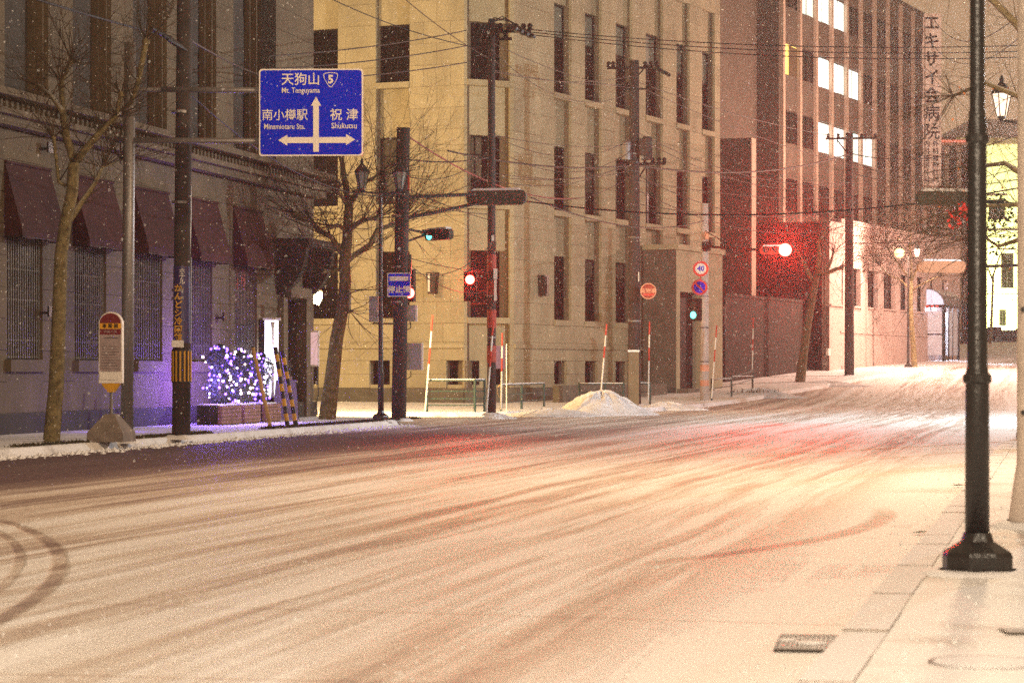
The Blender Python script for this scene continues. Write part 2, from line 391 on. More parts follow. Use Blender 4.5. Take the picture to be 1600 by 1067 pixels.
# ------------------------------------------------------------------ text
_tc = {}
def text_mesh(body, size, m, ax='CENTER', bold=0.0, vertical=False, sx=1.0):
    key = (body, size, m.name, ax, bold, vertical, sx)
    if key in _tc: return _tc[key]
    cu = bpy.data.curves.new('lettering', 'FONT'); cu.body = '\n'.join(body) if vertical else body
    cu.size = size; cu.align_x = ax; cu.align_y = 'CENTER'; cu.offset = bold; cu.extrude = .004; cu.resolution_u = 2
    if vertical: cu.space_line = .92
    o = bpy.data.objects.new('lettering', cu); COL.objects.link(o)
    dg = bpy.context.evaluated_depsgraph_get(); dg.update()
    me = bpy.data.meshes.new_from_object(o.evaluated_get(dg))
    me.transform(Matrix.Rotation(math.pi/2, 4, 'X') @ Matrix.Diagonal((sx, 1, 1, 1)))
    me.materials.clear(); me.materials.append(m); me.name = 'lettering'
    bpy.data.objects.remove(o)
    _tc[key] = me; return me
def lettering(parent, body, size, m, x, y, z, **kw):
    return put('lettering', text_mesh(body, size, m, **kw), parent, (x, y, z))

# ------------------------------------------------------------------ masonry
def masonry(parent, u0, u1, z0, z1, course, blen, mface, mjoint, depth=.35, name='stone_block', seed=0, core='wall_core'):
    """a wall rectangle: recessed joint core with proud blocks"""
    bx(core, parent, u0+.012, u1-.012, .02, depth, z0, z1, mjoint)
    nrow = max(1, round((z1-z0)/course)); ch = (z1-z0)/nrow; gj = .011
    nb = max(1, round((u1-u0)/blen)); bl_ = (u1-u0)/nb
    for r in range(nrow):
        off = (r % 2)*.5 if nb > 1 else 0
        edges = [u0] + [u0+bl_*(k+off) for k in range(1 if off == 0 else 0, nb) if bl_*(k+off) > .05] + [u1]
        for a, b in zip(edges, edges[1:]):
            if b-a < .08: continue
            bx(name, parent, a+(gj if a > u0+.01 else 0), b, 0, .12, z0+r*ch+gj, z0+(r+1)*ch, mface)  # shallow blocks leave the darker core on the jambs as painted shade
WR = random.Random(3)
def window(parent, u0, u1, z0, z1, y, mull=1, mframe='frame', mglass='glass', fw=.06, rails=()):
    mb = MB(); mb.box(u0, u0+fw, y-.05, y, z0, z1).box(u1-fw, u1, y-.05, y, z0, z1).box(u0+fw, u1-fw, y-.05, y, z0, z0+fw).box(u0+fw, u1-fw, y-.05, y, z1-fw, z1)
    for k in range(mull):
        c = u0+(u1-u0)*(k+1)/(mull+1); mb.box(c-fw*.4, c+fw*.4, y-.04, y-.002, z0+fw, z1-fw)
    for rz_ in rails: mb.box(u0+fw, u1-fw, y-.045, y-.003, z0+(z1-z0)*rz_-fw*.4, z0+(z1-z0)*rz_+fw*.4)
    o = put('window', mb.data('window_frame', M[mframe]), parent)
    put('pane', MB().box(u0+.01, u1-.01, y+.003, y+.02, z0+.01, z1-.01).data('pane', M[mglass]), o)
    if mglass == 'glass' and z1-z0 > 1.5 and WR.random() < .3:
        hb = (z1-z0)*WR.choice((.3, .45, .6)); ub = WR.choice((u0+fw, (u0+u1)/2+fw*.4))
        put('blind', MB().box(ub+.004, min(u1-fw, ub+(u1-u0)/2-fw)-.004, y-.003, y+.0025, z1-fw-hb, z1-fw-.003).data('blind', M['blind']), o)
    return o

# ------------------------------------------------------------------ left building: grey stone office with red awnings
LA = math.atan2(1, .215)
lb = thing('stone_building', 'grey stone building on the left with barred windows under dark red awnings', 'building', (-9.85, 50, 0), LA)
def lu(px): return (82400/(1660-px)-50)*1.0229
LEN = (70.43-50)*1.0229
bay = 3.44*1.0229
starts = [lu(12)+bay*n - .05 for n in range(-4, 5)]
x_beg = starts[0]-1.5
bx('rear_wall', lb, x_beg, LEN, .36, 12, .1, 14, M['stonedark'])
bx('plinth', lb, x_beg-.02, LEN+.0, -.10, .358, .0, .52, M['stonebase'])
prev = x_beg
door0, door1 = lu(441), lu(470)
for i, s in enumerate(starts):
    a, b = s, s+1.80
    masonry(lb, prev, a, .52, 6.08, .62, 1.15, M['stone'], M['stonedark'])
    masonry(lb, a, b, .52, 1.34, .62, 1.8, M['stone'], M['stonedark'])
    masonry(lb, a, b, 4.32, 6.08, .62, 1.8, M['stone'], M['stonedark'])
    bx('window_sill', lb, a-.06, b+.06, -.12, .2, 1.34, 1.58, M['stone'])
    w = window(lb, a, b, 1.58, 4.32, .17, 1, rails=(.5,))
    mb = MB()
    for k in range(15):
        c = a+.09+k*(b-a-.18)/14; mb.box(c-.011, c+.011, .04, .06, 1.60, 4.30)
    for zz in (1.62, 1.95, 2.75, 3.35, 4.2): mb.box(a+.01, b-.01, .061, .08, zz, zz+.03)
    put('window_grille', mb.data('window_grille', M['grille']), lb)
    prev = b
masonry(lb, prev, door0, .52, 6.08, .62, 1.15, M['stone'], M['stonedark'])
masonry(lb, door1, LEN, .52, 6.08, .62, 1.0, M['stone'], M['stonedark'])
masonry(lb, door0, door1, 3.25, 6.08, .62, 1.8, M['stone'], M['stonedark'])
d = put('door', MB().box(door0+.02, door1-.02, .30, .34, .12, 3.25).data('door', M['frame']), lb)
bx('door_handle', d, door1-.22, door1-.16, .24, .298, 1.2, 1.6, M['steel'])
bx('door_jamb', lb, door1+.01, door1+.38, -.16, -.003, .12, 3.3, M['stone'])
bx('door_jamb', lb, door0-.38, door0-.01, -.16, -.003, .12, 3.3, M['stone'])
# entrance hood: scroll brackets, lintel, pitched sign board
bx('door_lintel', lb, door0-.1, door1+.1, -.28, -.005, 3.3, 3.58, M['stone'])
bx('entrance_canopy', lb, door0-.75, door1+.95, -.95, -.004, 4.62, 4.82, M['stonebase'])
for uc in (door0-.5, door1+.25):
    pts = [(0, 3.35)] + [(-.25-.55*math.sin(t*math.pi/2/6), 3.45+1.15*(t/6)**1.3) for t in range(7)] + [(0, 4.6)]
    mb = MB(); n = len(pts)
    mb.add([(uc, p[0]-.004, p[1]) for p in pts]+[(uc+.28, p[0]-.004, p[1]) for p in pts], [tuple(range(n)), tuple(range(2*n-1, n-1, -1))]+[(i, i+n, (i+1)%n+n, (i+1)%n) for i in range(n)])
    put('scroll_bracket', mb.data('scroll_bracket', M['stonebase']), lb)
# string course and cornice
bx('cornice', lb, x_beg, LEN+.30, -.28, .34, 6.10, 6.28, M['stone'])
bx('cornice', lb, x_beg, LEN+.42, -.42, .33, 6.285, 6.40, M['stone'])
bx('cornice', lb, x_beg, LEN+.10, -.10, .33, 6.405, 6.62, M['stonedark'])
bx('cornice', lb, x_beg, LEN+.50, -.50, .33, 6.625, 6.76, M['stone'])
mb = MB(); k = x_beg
while k < LEN:
    mb.box(k, k+.12, -.20, -.101, 6.42, 6.60); k += .26
put('dentils', mb.data('dentils', M['stone']), lb, kind='stuff')
# upper storeys: deep set windows with fluted brown reveals
prev = x_beg
for i, s in enumerate(starts + [starts[-1]+bay]):
    a = s-.10; b = min(a+2.2, LEN-.25)
    masonry(lb, prev, a, 6.76, 13.9, .62, 2.4, M['stone'], M['stonedark'], .95)
    if i == len(starts):
        break
    pa, pb = a, b-.34
    for zt, zb in ((9.04, 6.80), (12.4, 10.4)):
        w = window(lb, pa, pb, zb, zt, .44, 1, rails=(.7,))
    bx('spandrel', lb, pa, pb, .34, .94, 9.05, 10.39, M['stonedark'])
    bx('spandrel', lb, pa, pb, .34, .94, 12.41, 13.9, M['stonedark'])
    for k_, (uu, dy) in enumerate(((pb+.002, .36), (pb+.115, .22), (pb+.228, .08))):
        bx('fluted_pilaster', lb, uu, uu+.111, dy, .95, 6.78, 13.88, M['jamb'])
    prev = b
masonry(lb, prev, LEN, 6.76, 13.9, .62, 2.4, M['stone'], M['stonedark'], .95)
bx('parapet', lb, x_beg, LEN+.2, -.2, 12, 13.905, 14.3, M['stone'])
# side wall towards the side street
sw = MB(); 
bx('side_wall', lb, LEN+.003, LEN+.05, .4, 12, .52, 6.08, M['stone'])
bx('side_wall', lb, LEN+.003, LEN+.05, 1.0, 12, 6.77, 13.9, M['stone'])
# hooks on the wall
for px_, z_ in ((338, 2.62), (63, 2.5), (62, 5.8)):
    mb = MB().box(lu(px_)-.03, lu(px_)+.03, -.16, -.004, z_, z_+.05).box(lu(px_)-.02, lu(px_)+.22, -.2, -.16, z_-.05, z_+.16)
    put('wall_bracket', mb.data('wall_bracket', M['black']), lb)

# awnings hang on the building and move with it: children
for i, s in enumerate(starts):
    a, b = s-.12, s+2.16
    p = .38
    P = [(a, 0-.004, 4.02), (b, -.004, 4.02), (b, -p-.02, 4.02), (a, -p-.02, 4.02)]
    mb = MB()
    zt, zb = 5.42, 3.95
    # folded canvas: sloping front, two cheeks, small valance, ribs
    AR = random.Random(200+i); NG = 8; vs = []; fs = []; ph = AR.uniform(0, 6)
    for jz in range(NG+1):
        for iu in range(NG+1):
            fu, fz = iu/NG, jz/NG
            sag = .035*math.sin(math.pi*fu)*math.sin(math.pi*min(1, fz*1.1)) + .012*math.sin(fu*19+ph)*fz + AR.uniform(-.004, .004)
            vs.append((a+(b-a)*fu, -.012-(p-.012)*fz+sag*.8, zt+(zb+.16-zt)*fz-sag*.3))
    for jz in range(NG):
        for iu in range(NG): q = jz*(NG+1)+iu; fs.append((q, q+NG+1, q+NG+2, q+1))
    mb.add(vs, fs)
    vl = []
    for iu in range(NG+1):
        x = a+(b-a)*iu/NG; vl += [(x, -p, zb+.16), (x, -p+.01*math.sin(iu*2.3+ph), zb+.02*math.sin(iu*1.57+ph))]
    mb.add(vl, [(2*k, 2*k+1, 2*k+3, 2*k+2) for k in range(NG)])
    vs = [(a, -.006, zt), (b, -.006, zt), (b, -p, zb+.16), (a, -p, zb+.16), (a, -p, zb), (b, -p, zb), (a, -.006, zb+.16), (b, -.006, zb+.16), (a, -.006, zb), (b, -.006, zb)]
    mb.add(vs, [(0, 6, 3), (1, 2, 7), (6, 8, 4, 3), (7, 2, 5, 9)])
    mb.tube([(a, -.03, zt+.01), ((a+b)/2, -.035, zt+.015), (b, -.03, zt+.01)], .03, 6)
    w = put('awning', mb.data('awning', M['awning']), lb)
    rb = MB().tube([(a, -.02, zb+.02), (a, -p+.01, zb+.02), (b, -p+.01, zb+.02), (b, -.02, zb+.02)], .016, 5)
    put('awning_frame', rb.data('awning_frame', M['black']), w)

# ------------------------------------------------------------------ bank building
BA = math.atan2(1, .45)
bank = thing('bank_building', 'tall yellowish limestone building with narrow recessed windows across the side street', 'building', (.07, 96, 0))
def fr(x, y, ang, name='facade'):
    o = bpy.data.objects.new(name, None); COL.objects.link(o); o.parent = bank
    o.location = (x-.07, y-96, 0); o.rotation_euler = (0, 0, ang); return o
# helper that writes parts directly under the building although they are laid out in a facade's own frame
class Fr:
    def __init__(s, root, x, y, ang): s.root = root; s.x = x; s.y = y; s.a = ang; s.c = math.cos(ang); s.s = math.sin(ang)
    def place(s, o):
        x, y, z = o.location; rx, ry = s.root.location.x, s.root.location.y
        o.location = (s.x + x*s.c - y*s.s - rx, s.y + x*s.s + y*s.c - ry, z); o.rotation_euler[2] += s.a
def in_frame(F, fn):
    """run fn, which parents parts to F.root in local coordinates, then turn those new parts into place"""
    before = set(o.name for o in COL.objects)
    fn(F.root)
    for o in [o for o in COL.objects if o.name not in before and o.parent == F.root]: F.place(o)
BH = 19.2
ROWS = [(14.38, 12.20), (10.16, 7.62), (5.86, 3.35)]       # window heads and sills, top to bottom
def bank_bay(r, a, b, D=.5, transom=True):
    """one full-height recess between piers: panes at the back, spandrels between, sills, a cellar light below"""
    bx('wall_core', r, a-.01, b+.01, D+.04, .9, 0, BH, M['bankdark'])
    pz = BH-1.6
    tops = [15.75] + [ROWS[1][0], ROWS[2][0]]
    bx('spandrel', r, a+.002, b-.002, D*.6, D+.04, 15.76, pz, M['bank'])
    bx('lintel', r, a, b, .0, D+.04, pz+.003, BH, M['bank'])
    for i, (zt, zb) in enumerate(ROWS):
        window(r, a+.02, b-.02, zb, zt, D, 1, rails=(.72,))
        bx('window_sill', r, a+.004, b-.004, -.04 if i < 2 else -.07, D-.01, zb-.22, zb-.003, M['bank'])
        if i < 2:
            nz = ROWS[i+1][0]
            bx('spandrel', r, a+.002, b-.002, D-.07, D+.04, nz+.003, zb-.223, M['bank'])
    if transom: window(r, a+.02, b-.02, 14.42, 15.72, D, 0, mglass='glass2')
    else: bx('spandrel', r, a+.002, b-.002, D*.6, D+.04, 14.39, 15.757, M['bank'])
def bank_face(F, L, bays, low=3.13, cellar=()):
    def fn(r):
        prev = 0
        for a, b in bays:
            masonry(r, prev, a, low, BH, .8, 1.35, M['bank'], M['bankdark'], .6)
            bank_bay(r, a, b, .385 if F is BR else .45, transom=(F is BR)); prev = b
        masonry(r, prev, L, low, BH, .8, 1.35, M['bank'], M['bankdark'], .6)
        # lower wall with cellar lights
        prev = 0
        for a, b in cellar:
            masonry(r, prev, a, .72, 1.75, .52, 1.6, M['bank'], M['bankdark'], .6)
            window(r, a, b, .85, 1.74, .40, 1); bx('wall_core', r, a, b, .43, .6, .72, 1.75, M['bankdark'])
            bx('window_sill', r, a, b, .06, .41, .72, .848, M['bank']); prev = b
        masonry(r, prev, L, .72, 1.75, .52, 1.6, M['bank'], M['bankdark'], .6)
        masonry(r, 0, L, 1.752, low-.005, .68, 1.7, M['bank'], M['bankdark'], .62)
        bx('base_moulding', r, -.02, L+.02, -.09, .0-.004, 2.22, 2.36, M['bank'])
        bx('plinth', r, -.03, L+.03, -.14, .6, -.3, .715, M['bankbase'])
    in_frame(F, fn)
lang = math.atan2(-.41, .912)
BLx, BLy = -1.78-.912*14, 95+.41*14
BL = Fr(bank, BLx, BLy, lang)
def bs(px):
    q = (px-800)/4000; return 14-(-1.78-95*q)/(.912+.41*q)
BR = Fr(bank, .07, 96, BA)
def ru(px): return (172512/(2600-px)-96)*1.0966
sp_ = 3.04
w_ = bs(640)-bs(587)
bank_face(BL, 14, [(bs(587)-sp_*k, bs(587)-sp_*k+w_) for k in (3, 2, 1, 0)], cellar=[(bs(577)-sp_, bs(609)-sp_), (bs(577), bs(609)), (bs(697), bs(727))])
rb_ = [(866, 893), (914, 940), (962, 988), (1009, 1036), (1057, 1078), (1097, 1117)]
LR = 34.0
bays_r = [(ru(a), ru(b)) for a, b in rb_] + [(ru(1117)+1.6+3.37*k, ru(1117)+1.6+3.37*k+1.75) for k in range(3)]
bank_face(BR, LR-11.0, bays_r[:6], cellar=[(ru(866), ru(886)), (ru(914), ru(934)), (ru(962), ru(980))])
# chamfered corner with one broad bay
cang = math.atan2(1.0, 1.85); CLEN = math.hypot(1.85, 1.0)
BC = Fr(bank, -1.78, 95, cang)
def chamfer(r):
    a, b = .13, CLEN-.17
    masonry(r, 0, a, .72, BH, .8, .2, M['bank'], M['bankdark'], .5); masonry(r, b, CLEN, .72, BH, .8, .2, M['bank'], M['bankdark'], .5)
    bx('wall_core', r, a-.1, b+.1, .62, .9, 0, BH, M['bankdark'])
    bx('spandrel', r, a+.002, b-.002, .30, .62, 14.4, BH, M['bank'])
    for i, (zt, zb) in enumerate(ROWS):
        window(r, a+.02, b-.02, zb, zt, .58, 2, rails=(.72,))
        bx('window_sill', r, a-.0, b+.0, -.06, .57, zb-.22, zb-.003, M['bank'])
        nz = ROWS[i+1][0] if i < 2 else .72
        bx('spandrel', r, a+.002, b-.002, .30, .62, nz+.003, zb-.223, M['bank'])
    bx('plinth', r, -.04, CLEN+.04, -.16, .6, -.3, .715, M['bankbase'])
    for c in (.48, 1.5):
        window(r, c-.28, c+.28, .85, 1.74, .29, 0)
in_frame(BC, chamfer)
# roof cornice over the corner block
def cor(F, L):
    in_frame(F, lambda r: (bx('roof_cornice', r, 0, L, -.35, 1.2, BH+.003, BH+.35, M['bank'])))
cor(BL, 13.9); cor(BR, LR-11)
# body behind the facades
BP = [(BLx+1.0-.07, BLy+1.1-96), (-1.9, .6), (-.68, 1.4), (8.9, 22.8)]
body = MB().hexa([(x, y, -.3) for x, y in BP]+[(x, y, BH) for x, y in BP])
body.add([(*BP[0], BH), (*BP[3], BH), (-8, 34, BH), (*BP[0], -.3), (*BP[3], -.3), (-8, 34, -.3)], [(0, 1, 2), (1, 4, 5, 2), (2, 5, 3, 0)])
put('body', body.data('body', M['bankdark']), bank)
# projecting porch on the long side
def porch(r):
    p0, p1 = ru(1000), 18.7
    pr = 1.62
    zt = 6.45
    bx('porch_side', r, p0, p0+.35, -pr, -.15, -.3, zt, M['bankbase'])  # dark plinth colour puts the shade of this side into the wall
    dA, dB = p0+.42, 16.0
    bx('porch_front', r, p0+.003, dA, -pr-.02, -pr+.4, -.3, zt-.003, M['bank'])
    bx('porch_front', r, dB, p1, -pr-.02, -pr+.4, -.3, zt-.003, M['bank'])
    bx('porch_front', r, dA, dB, -pr-.018, -pr+.4, 4.7, zt-.004, M['bank'])
    bx('porch_roof', r, p0-.10, p1+.1, -pr-.12, -.14, zt, zt+.22, M['bank'])
    o = put('door', MB().box(dA+.02, dB-.02, -pr+.38, -pr+.44, .3, 4.7).data('door', M['frame']), r)
    bx('door_handle', o, dB-.35, dB-.28, -pr+.30, -pr+.378, 1.6, 2.0, M['steel'])
    bx('porch_step', r, dA-.3, dB+.3, -pr-.5, -pr-.024, 0, .62, M['bankbase'])
in_frame(BR, porch)
# two wall lanterns
def sconce(F, u, z, lit):
    def fn(r):
        mb = MB().prism_xz([(-.13, -.42), (.13, -.42), (.2, .38), (-.2, .38)], -.32, -.02)
        o = put('wall_lantern', mb.data('wall_lantern', M['black']), r, (u, 0, z))
        bx('lantern_pane', o, -.12, -.04, -.335, -.322, -.34, .32, M['signwhite'] if lit else M['glass'])  # white strip paints the light catching the edge of an unlit lantern
    in_frame(F, fn)
sconce(BL, bs(679), 4.65, True); sconce(BR, ru(843), 4.65, False); sconce(BR, ru(1122), 3.9, False)

# ------------------------------------------------------------------ low dark wall, annex, hospital
DIR = (.41, .912)
def hx(Y): return 14.07+.42*(Y-134)
HA = math.atan2(1, .42); KH = math.hypot(1, .42)
wallt = thing('boundary_wall', 'low dark rough wall filling the gap between the limestone building and the pink annex', 'wall', (.45*117.6-43.13, 117.6, 0), BA)
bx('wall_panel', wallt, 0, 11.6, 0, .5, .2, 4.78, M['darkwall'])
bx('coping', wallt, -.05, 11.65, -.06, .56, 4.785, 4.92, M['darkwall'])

hos = thing('hospital_building', 'tall brown hospital block with vertical fins and rows of fluorescent lit windows', 'building', (hx(134), 134, 0), HA)
NB = 10; dY = 2.87; bw = dY*KH
HT = 23.8
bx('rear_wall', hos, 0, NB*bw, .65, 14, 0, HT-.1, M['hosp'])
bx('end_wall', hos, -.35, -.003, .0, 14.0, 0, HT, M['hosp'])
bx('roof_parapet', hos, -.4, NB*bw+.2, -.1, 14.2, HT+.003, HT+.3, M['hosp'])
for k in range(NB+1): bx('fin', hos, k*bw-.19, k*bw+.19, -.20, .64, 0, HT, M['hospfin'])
sills = [20.5-3.58*r for r in range(6)]
lit = {(0, 1): 'windim', (0, 2): 'winlit2', (0, 3): 'winlit', (1, 2): 'winlit', (1, 3): 'winlit', (1, 4): 'winlit2', (2, 2): 'winlit', (2, 3): 'winlit', (2, 4): 'winlit', (2, 5): 'winlit2', (1, 0): 'winyel'}
bow = MB(); n = 7
prof = [(.16+(bw-.32)*k/n, -.02-.22*math.sin(math.pi*k/n)**.8) for k in range(n+1)]
def bowpanel(h):
    mb = MB(); vs = [(x, y, 0) for x, y in prof]+[(x, y, h) for x, y in prof]+[(prof[0][0], .6, 0), (prof[-1][0], .6, 0), (prof[0][0], .6, h), (prof[-1][0], .6, h)]
    m_ = n+1; fs = [(k, k+1, m_+k+1, m_+k) for k in range(n)] + [tuple(range(m_, 2*m_))+(2*m_+3, 2*m_+2), (2*m_+1,)+tuple([2*m_])+tuple(range(0, m_))]
    return mb.add(vs, fs).data('bowed_spandrel', M['hosp'])
bp_ = bowpanel(1.86); bpt = bowpanel(HT-22.23)
wf = None
for r, zs in enumerate(sills):
    for c in range(NB):
        a, b = c*bw+.15, (c+1)*bw-.15
        key = lit.get((r, c), 'glass')
        w = put('window', None, hos) if False else None
        fkey = ('hw', key)
        if fkey not in _bc:
            fm = MB(); W_ = b-a
            for x0, x1, z0, z1 in ((0, .06, 0, 1.72), (W_-.06, W_, 0, 1.72), (.06, W_-.06, 0, .06), (.06, W_-.06, 1.66, 1.72), (W_*.5-.025, W_*.5+.025, .06, 1.66)):
                fm.box(x0, x1, .015, .05, z0, z1)
            _bc[fkey] = (fm.data('window_frame', M['frame'] if key == 'glass' else M['steel']), MB().box(.01, W_-.01, .053, .07, .01, 1.71).data('pane', M[key]))
        fm_, pn_ = _bc[fkey]
        o = put('window', fm_, hos, (a, -.04, zs)); put('pane', pn_, o)
        put('spandrel', bp_, hos, (c*bw, 0, zs-1.862))
for c in range(NB): put('spandrel', bpt, hos, (c*bw, 0, 22.23))
# curtain halves in front of some lit panes
for (r, c), k in lit.items():
    if k == 'winlit' and (r+c) % 2 == 0:
        bx('curtain', hos, c*bw+bw*.5, c*bw+bw*.82, -.055, -.041, sills[r]+.06, sills[r]+1.6, M['windim'])
    if k == 'winyel': bx('curtain', hos, c*bw+bw*.42, c*bw+bw*.92, -.055, -.041, sills[r]+.06, sills[r]+1.6, M['jamb'])
# stair tower slab in front of the end wall, the light on its street edge painted as a pale strip
tw = MB()
bx('stair_tower', hos, -7.6, -6.9, -.75, 14, 0, 12.9, M['hosp'])
bx('stair_tower_lit_strip', hos, -7.603, -6.9, -.80, -.753, 0, 12.9, M['hospfin'])
bx('end_wall', hos, -6.88, -.36, 1.2, 14, 0, HT-.4, M['hosp'])
bx('end_window', hos, -.38, -.352, 5, 6.4, 12.5, 14.6, M['glass'])
bx('end_window', hos, -.38, -.352, 5, 6.4, 16.1, 18.2, M['glass'])
bx('drain_pipe', hos, -.46, -.36, 1.2, 1.3, .5, HT-.5, M['hospfin'])

# vertical name board on the hospital's far end
sb = thing('vertical_sign', 'tall pale vertical name board with dark characters at the hospital corner', 'sign', (wx(1455, 162.6), 162.6, 0))
bx('board', sb, -.62, .62, -.12, .12, wz(292, 162.6), wz(22, 162.6), M['boardpale'])
for zz in (wz(40, 162.6), wz(115, 162.6), wz(195, 162.6)): bx('bracket', sb, -1.2, -.62, -.05, .05, zz, zz+.3, M['frame'])
for i, ch in enumerate('エキサイ会病院'):
    lettering(sb, ch, 1.08, M['frame'], 0, -.135, wz(38+28.3*i, 162.6), bold=.02)
for i, (l, r_) in enumerate((('内', '外'), ('科', '科'), ('整', '胃'), ('形', '腸'), ('外', '肛'), ('科', '門'))):
    zz = wz(226+11.2*i, 162.6)
    lettering(sb, l, .42, M['frame'], -.3, -.135, zz, bold=.01); lettering(sb, r_, .42, M['frame'], .26, -.135, zz, bold=.01)

# annex: two-storey pale front
ax0 = 131.2
an = thing('annex_building', 'two storey pale pink rendered annex with a row of upper windows, behind the bus shelter', 'building', (.45*ax0-43.13+.9, ax0, 0), math.atan2(1, .43))
def au(px):   # along the annex front
    X0, Y0 = an.location.x, ax0; q = (px-800)/4000
    t = (q*Y0-X0)/(.43-q); return t*math.hypot(1, .43)
AH = 8.95
AL = au(1500)
wins = [(au(a), au(b)) for a, b in ((1296, 1317), (1333, 1345), (1356, 1372), (1381, 1399), (1407, 1421), (1433, 1445), (1453, 1463), (1472, 1481))]
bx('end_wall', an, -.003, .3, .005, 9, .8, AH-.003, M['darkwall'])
prev = .302
for a, b in wins:
    bx('wall_panel', an, prev, a, 0, .4, .8, AH, M['annex'])
    bx('wall_panel', an, a, b, .003, .4, .8, 4.75, M['annex']); bx('wall_panel', an, a, b, .003, .4, 6.72, AH, M['annex'])
    window(an, a, b, 4.75, 6.72, .30, 1); bx('window_sill', an, a-.06, b+.06, -.12, .25, 4.66, 4.748, M['annex'])
    prev = b
bx('wall_panel', an, prev, AL, 0, .4, .8, AH, M['annex'])
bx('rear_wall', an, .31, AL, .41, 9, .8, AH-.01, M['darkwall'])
bx('string_course', an, .0, AL, -.06, -.003, 3.32, 3.42, M['annex'])
bx('coping', an, -.1, AL+.1, -.12, .5, AH+.003, AH+.22, M['annex'])
bx('roof', an, .1, AL, .52, 9, AH+.003, AH+.1, M['roof'])
bx('plinth', an, .3, AL, -.05, -.003, .8, 1.62, M['annex'])
bx('vent_cap', an, au(1292)-.18, au(1292)+.18, -.14, -.004, 2.15, 2.5, M['white'])

# far brown block behind the name board, and the floodlit cream house
fb = thing('office_block', 'brown office block with tall dark window strips behind the vertical name board', 'building', (wx(1473, 196), 196, 3))
bx('wall', fb, -4, 2.35, 0, 8, 0, 15.6, M['hosp'])
bx('parapet', fb, -4.1, 2.45, -.12, 8.1, 15.603, 16.1, M['hospfin'])
for k in range(7):
    bx('pilaster', fb, -3.7+k*.95, -3.35+k*.95, -.16, -.003, 0, 15.5, M['hospfin'])
    for r in range(4): bx('window', fb, -3.3+k*.95, -2.85+k*.95, -.05, -.004, 1.2+r*3.6, 3.7+r*3.6, M['glass'])
bx('roof_light', fb, -.3, 2.3, -.25, -.125, 15.85, 16.0, M['litred'])
gh = thing('cream_house', 'cream rendered building washed by yellow green floodlight at the end of the street', 'building', (wx(1511, 205), 205, 3.9))
GH = wz(226, 205)-3.9
op = [(1.75, 3.05, 9.6, 11.2), (2.75, 3.75, 4.1, 6.9), (2.6, 3.15, 1.1, 2.4), (.6, 1.2, 9.8, 11.4), (5.0, 6.0, 4.1, 6.9), (5.0, 6.0, 9.6, 11.2)]
bx('wall', gh, 0, 8.5, .2, 9, 0, GH, M['creamstone'])
for a, b, z0, z1 in op:
    window(gh, a, b, z0, z1, .19, 1, fw=.09)
    bx('window_surround', gh, a-.15, b+.15, .02, .139, z1+.003, z1+.28, M['creamstone']); bx('window_sill', gh, a-.12, b+.12, -.02, .139, z0-.15, z0-.003, M['creamstone'])
for k in range(22):
    bx('quoin', gh, -.03, .55 if k % 2 else .8, .08, .197, k*.64+.02, k*.64+.62, M['creamstone'])
bx('string_course', gh, -.05, 8.5, -.02, .196, 3.35, 3.6, M['creamstone']); bx('string_course', gh, -.05, 8.5, -.02, .195, 8.4, 8.7, M['creamstone'])
bx('eave', gh, -2.6, 9, -1.0, 9.5, GH+.003, GH+.45, M['roof'])
rf = MB().add([(-2.6, -1, GH+.46), (9, -1, GH+.46), (9, 9.5, GH+.46), (-2.6, 9.5, GH+.46), (1, 4, GH+2.4), (7, 4, GH+2.4)], [(0, 1, 5, 4), (1, 2, 5), (2, 3, 4, 5), (3, 0, 4), (3, 2, 1, 0)])
put('roof', rf.data('roof', M['roof']), gh)
# low garden wall and rocks before the cream house
gw = thing('garden_wall', 'low dark stone garden wall before the floodlit cream house', 'wall', (wx(1500, 190), 190, g(190)))
for k in range(9): bx('wall_stone', gw, k*1.05, k*1.05+1.0, 0, .5, 0, 1.0+.12*(k % 3), M['darkwall'])
# ------------------------------------------------------------------ lamp lights
LIGHT_SCALE = 1.0
def light(name, loc, col, power, r=.12, parent=None, spot=None, rot=None):
    d = bpy.data.lights.new(name, 'SPOT' if spot else 'POINT'); d.energy = power*LIGHT_SCALE; d.color = col; d.shadow_soft_size = r
    if spot: d.spot_size = math.radians(spot); d.spot_blend = 1.0 if spot < 40 else .6
    o = bpy.data.objects.new(name, d); COL.objects.link(o); o.location = loc
    if rot: o.rotation_euler = rot
    if parent is not None: o.parent = parent
    return o

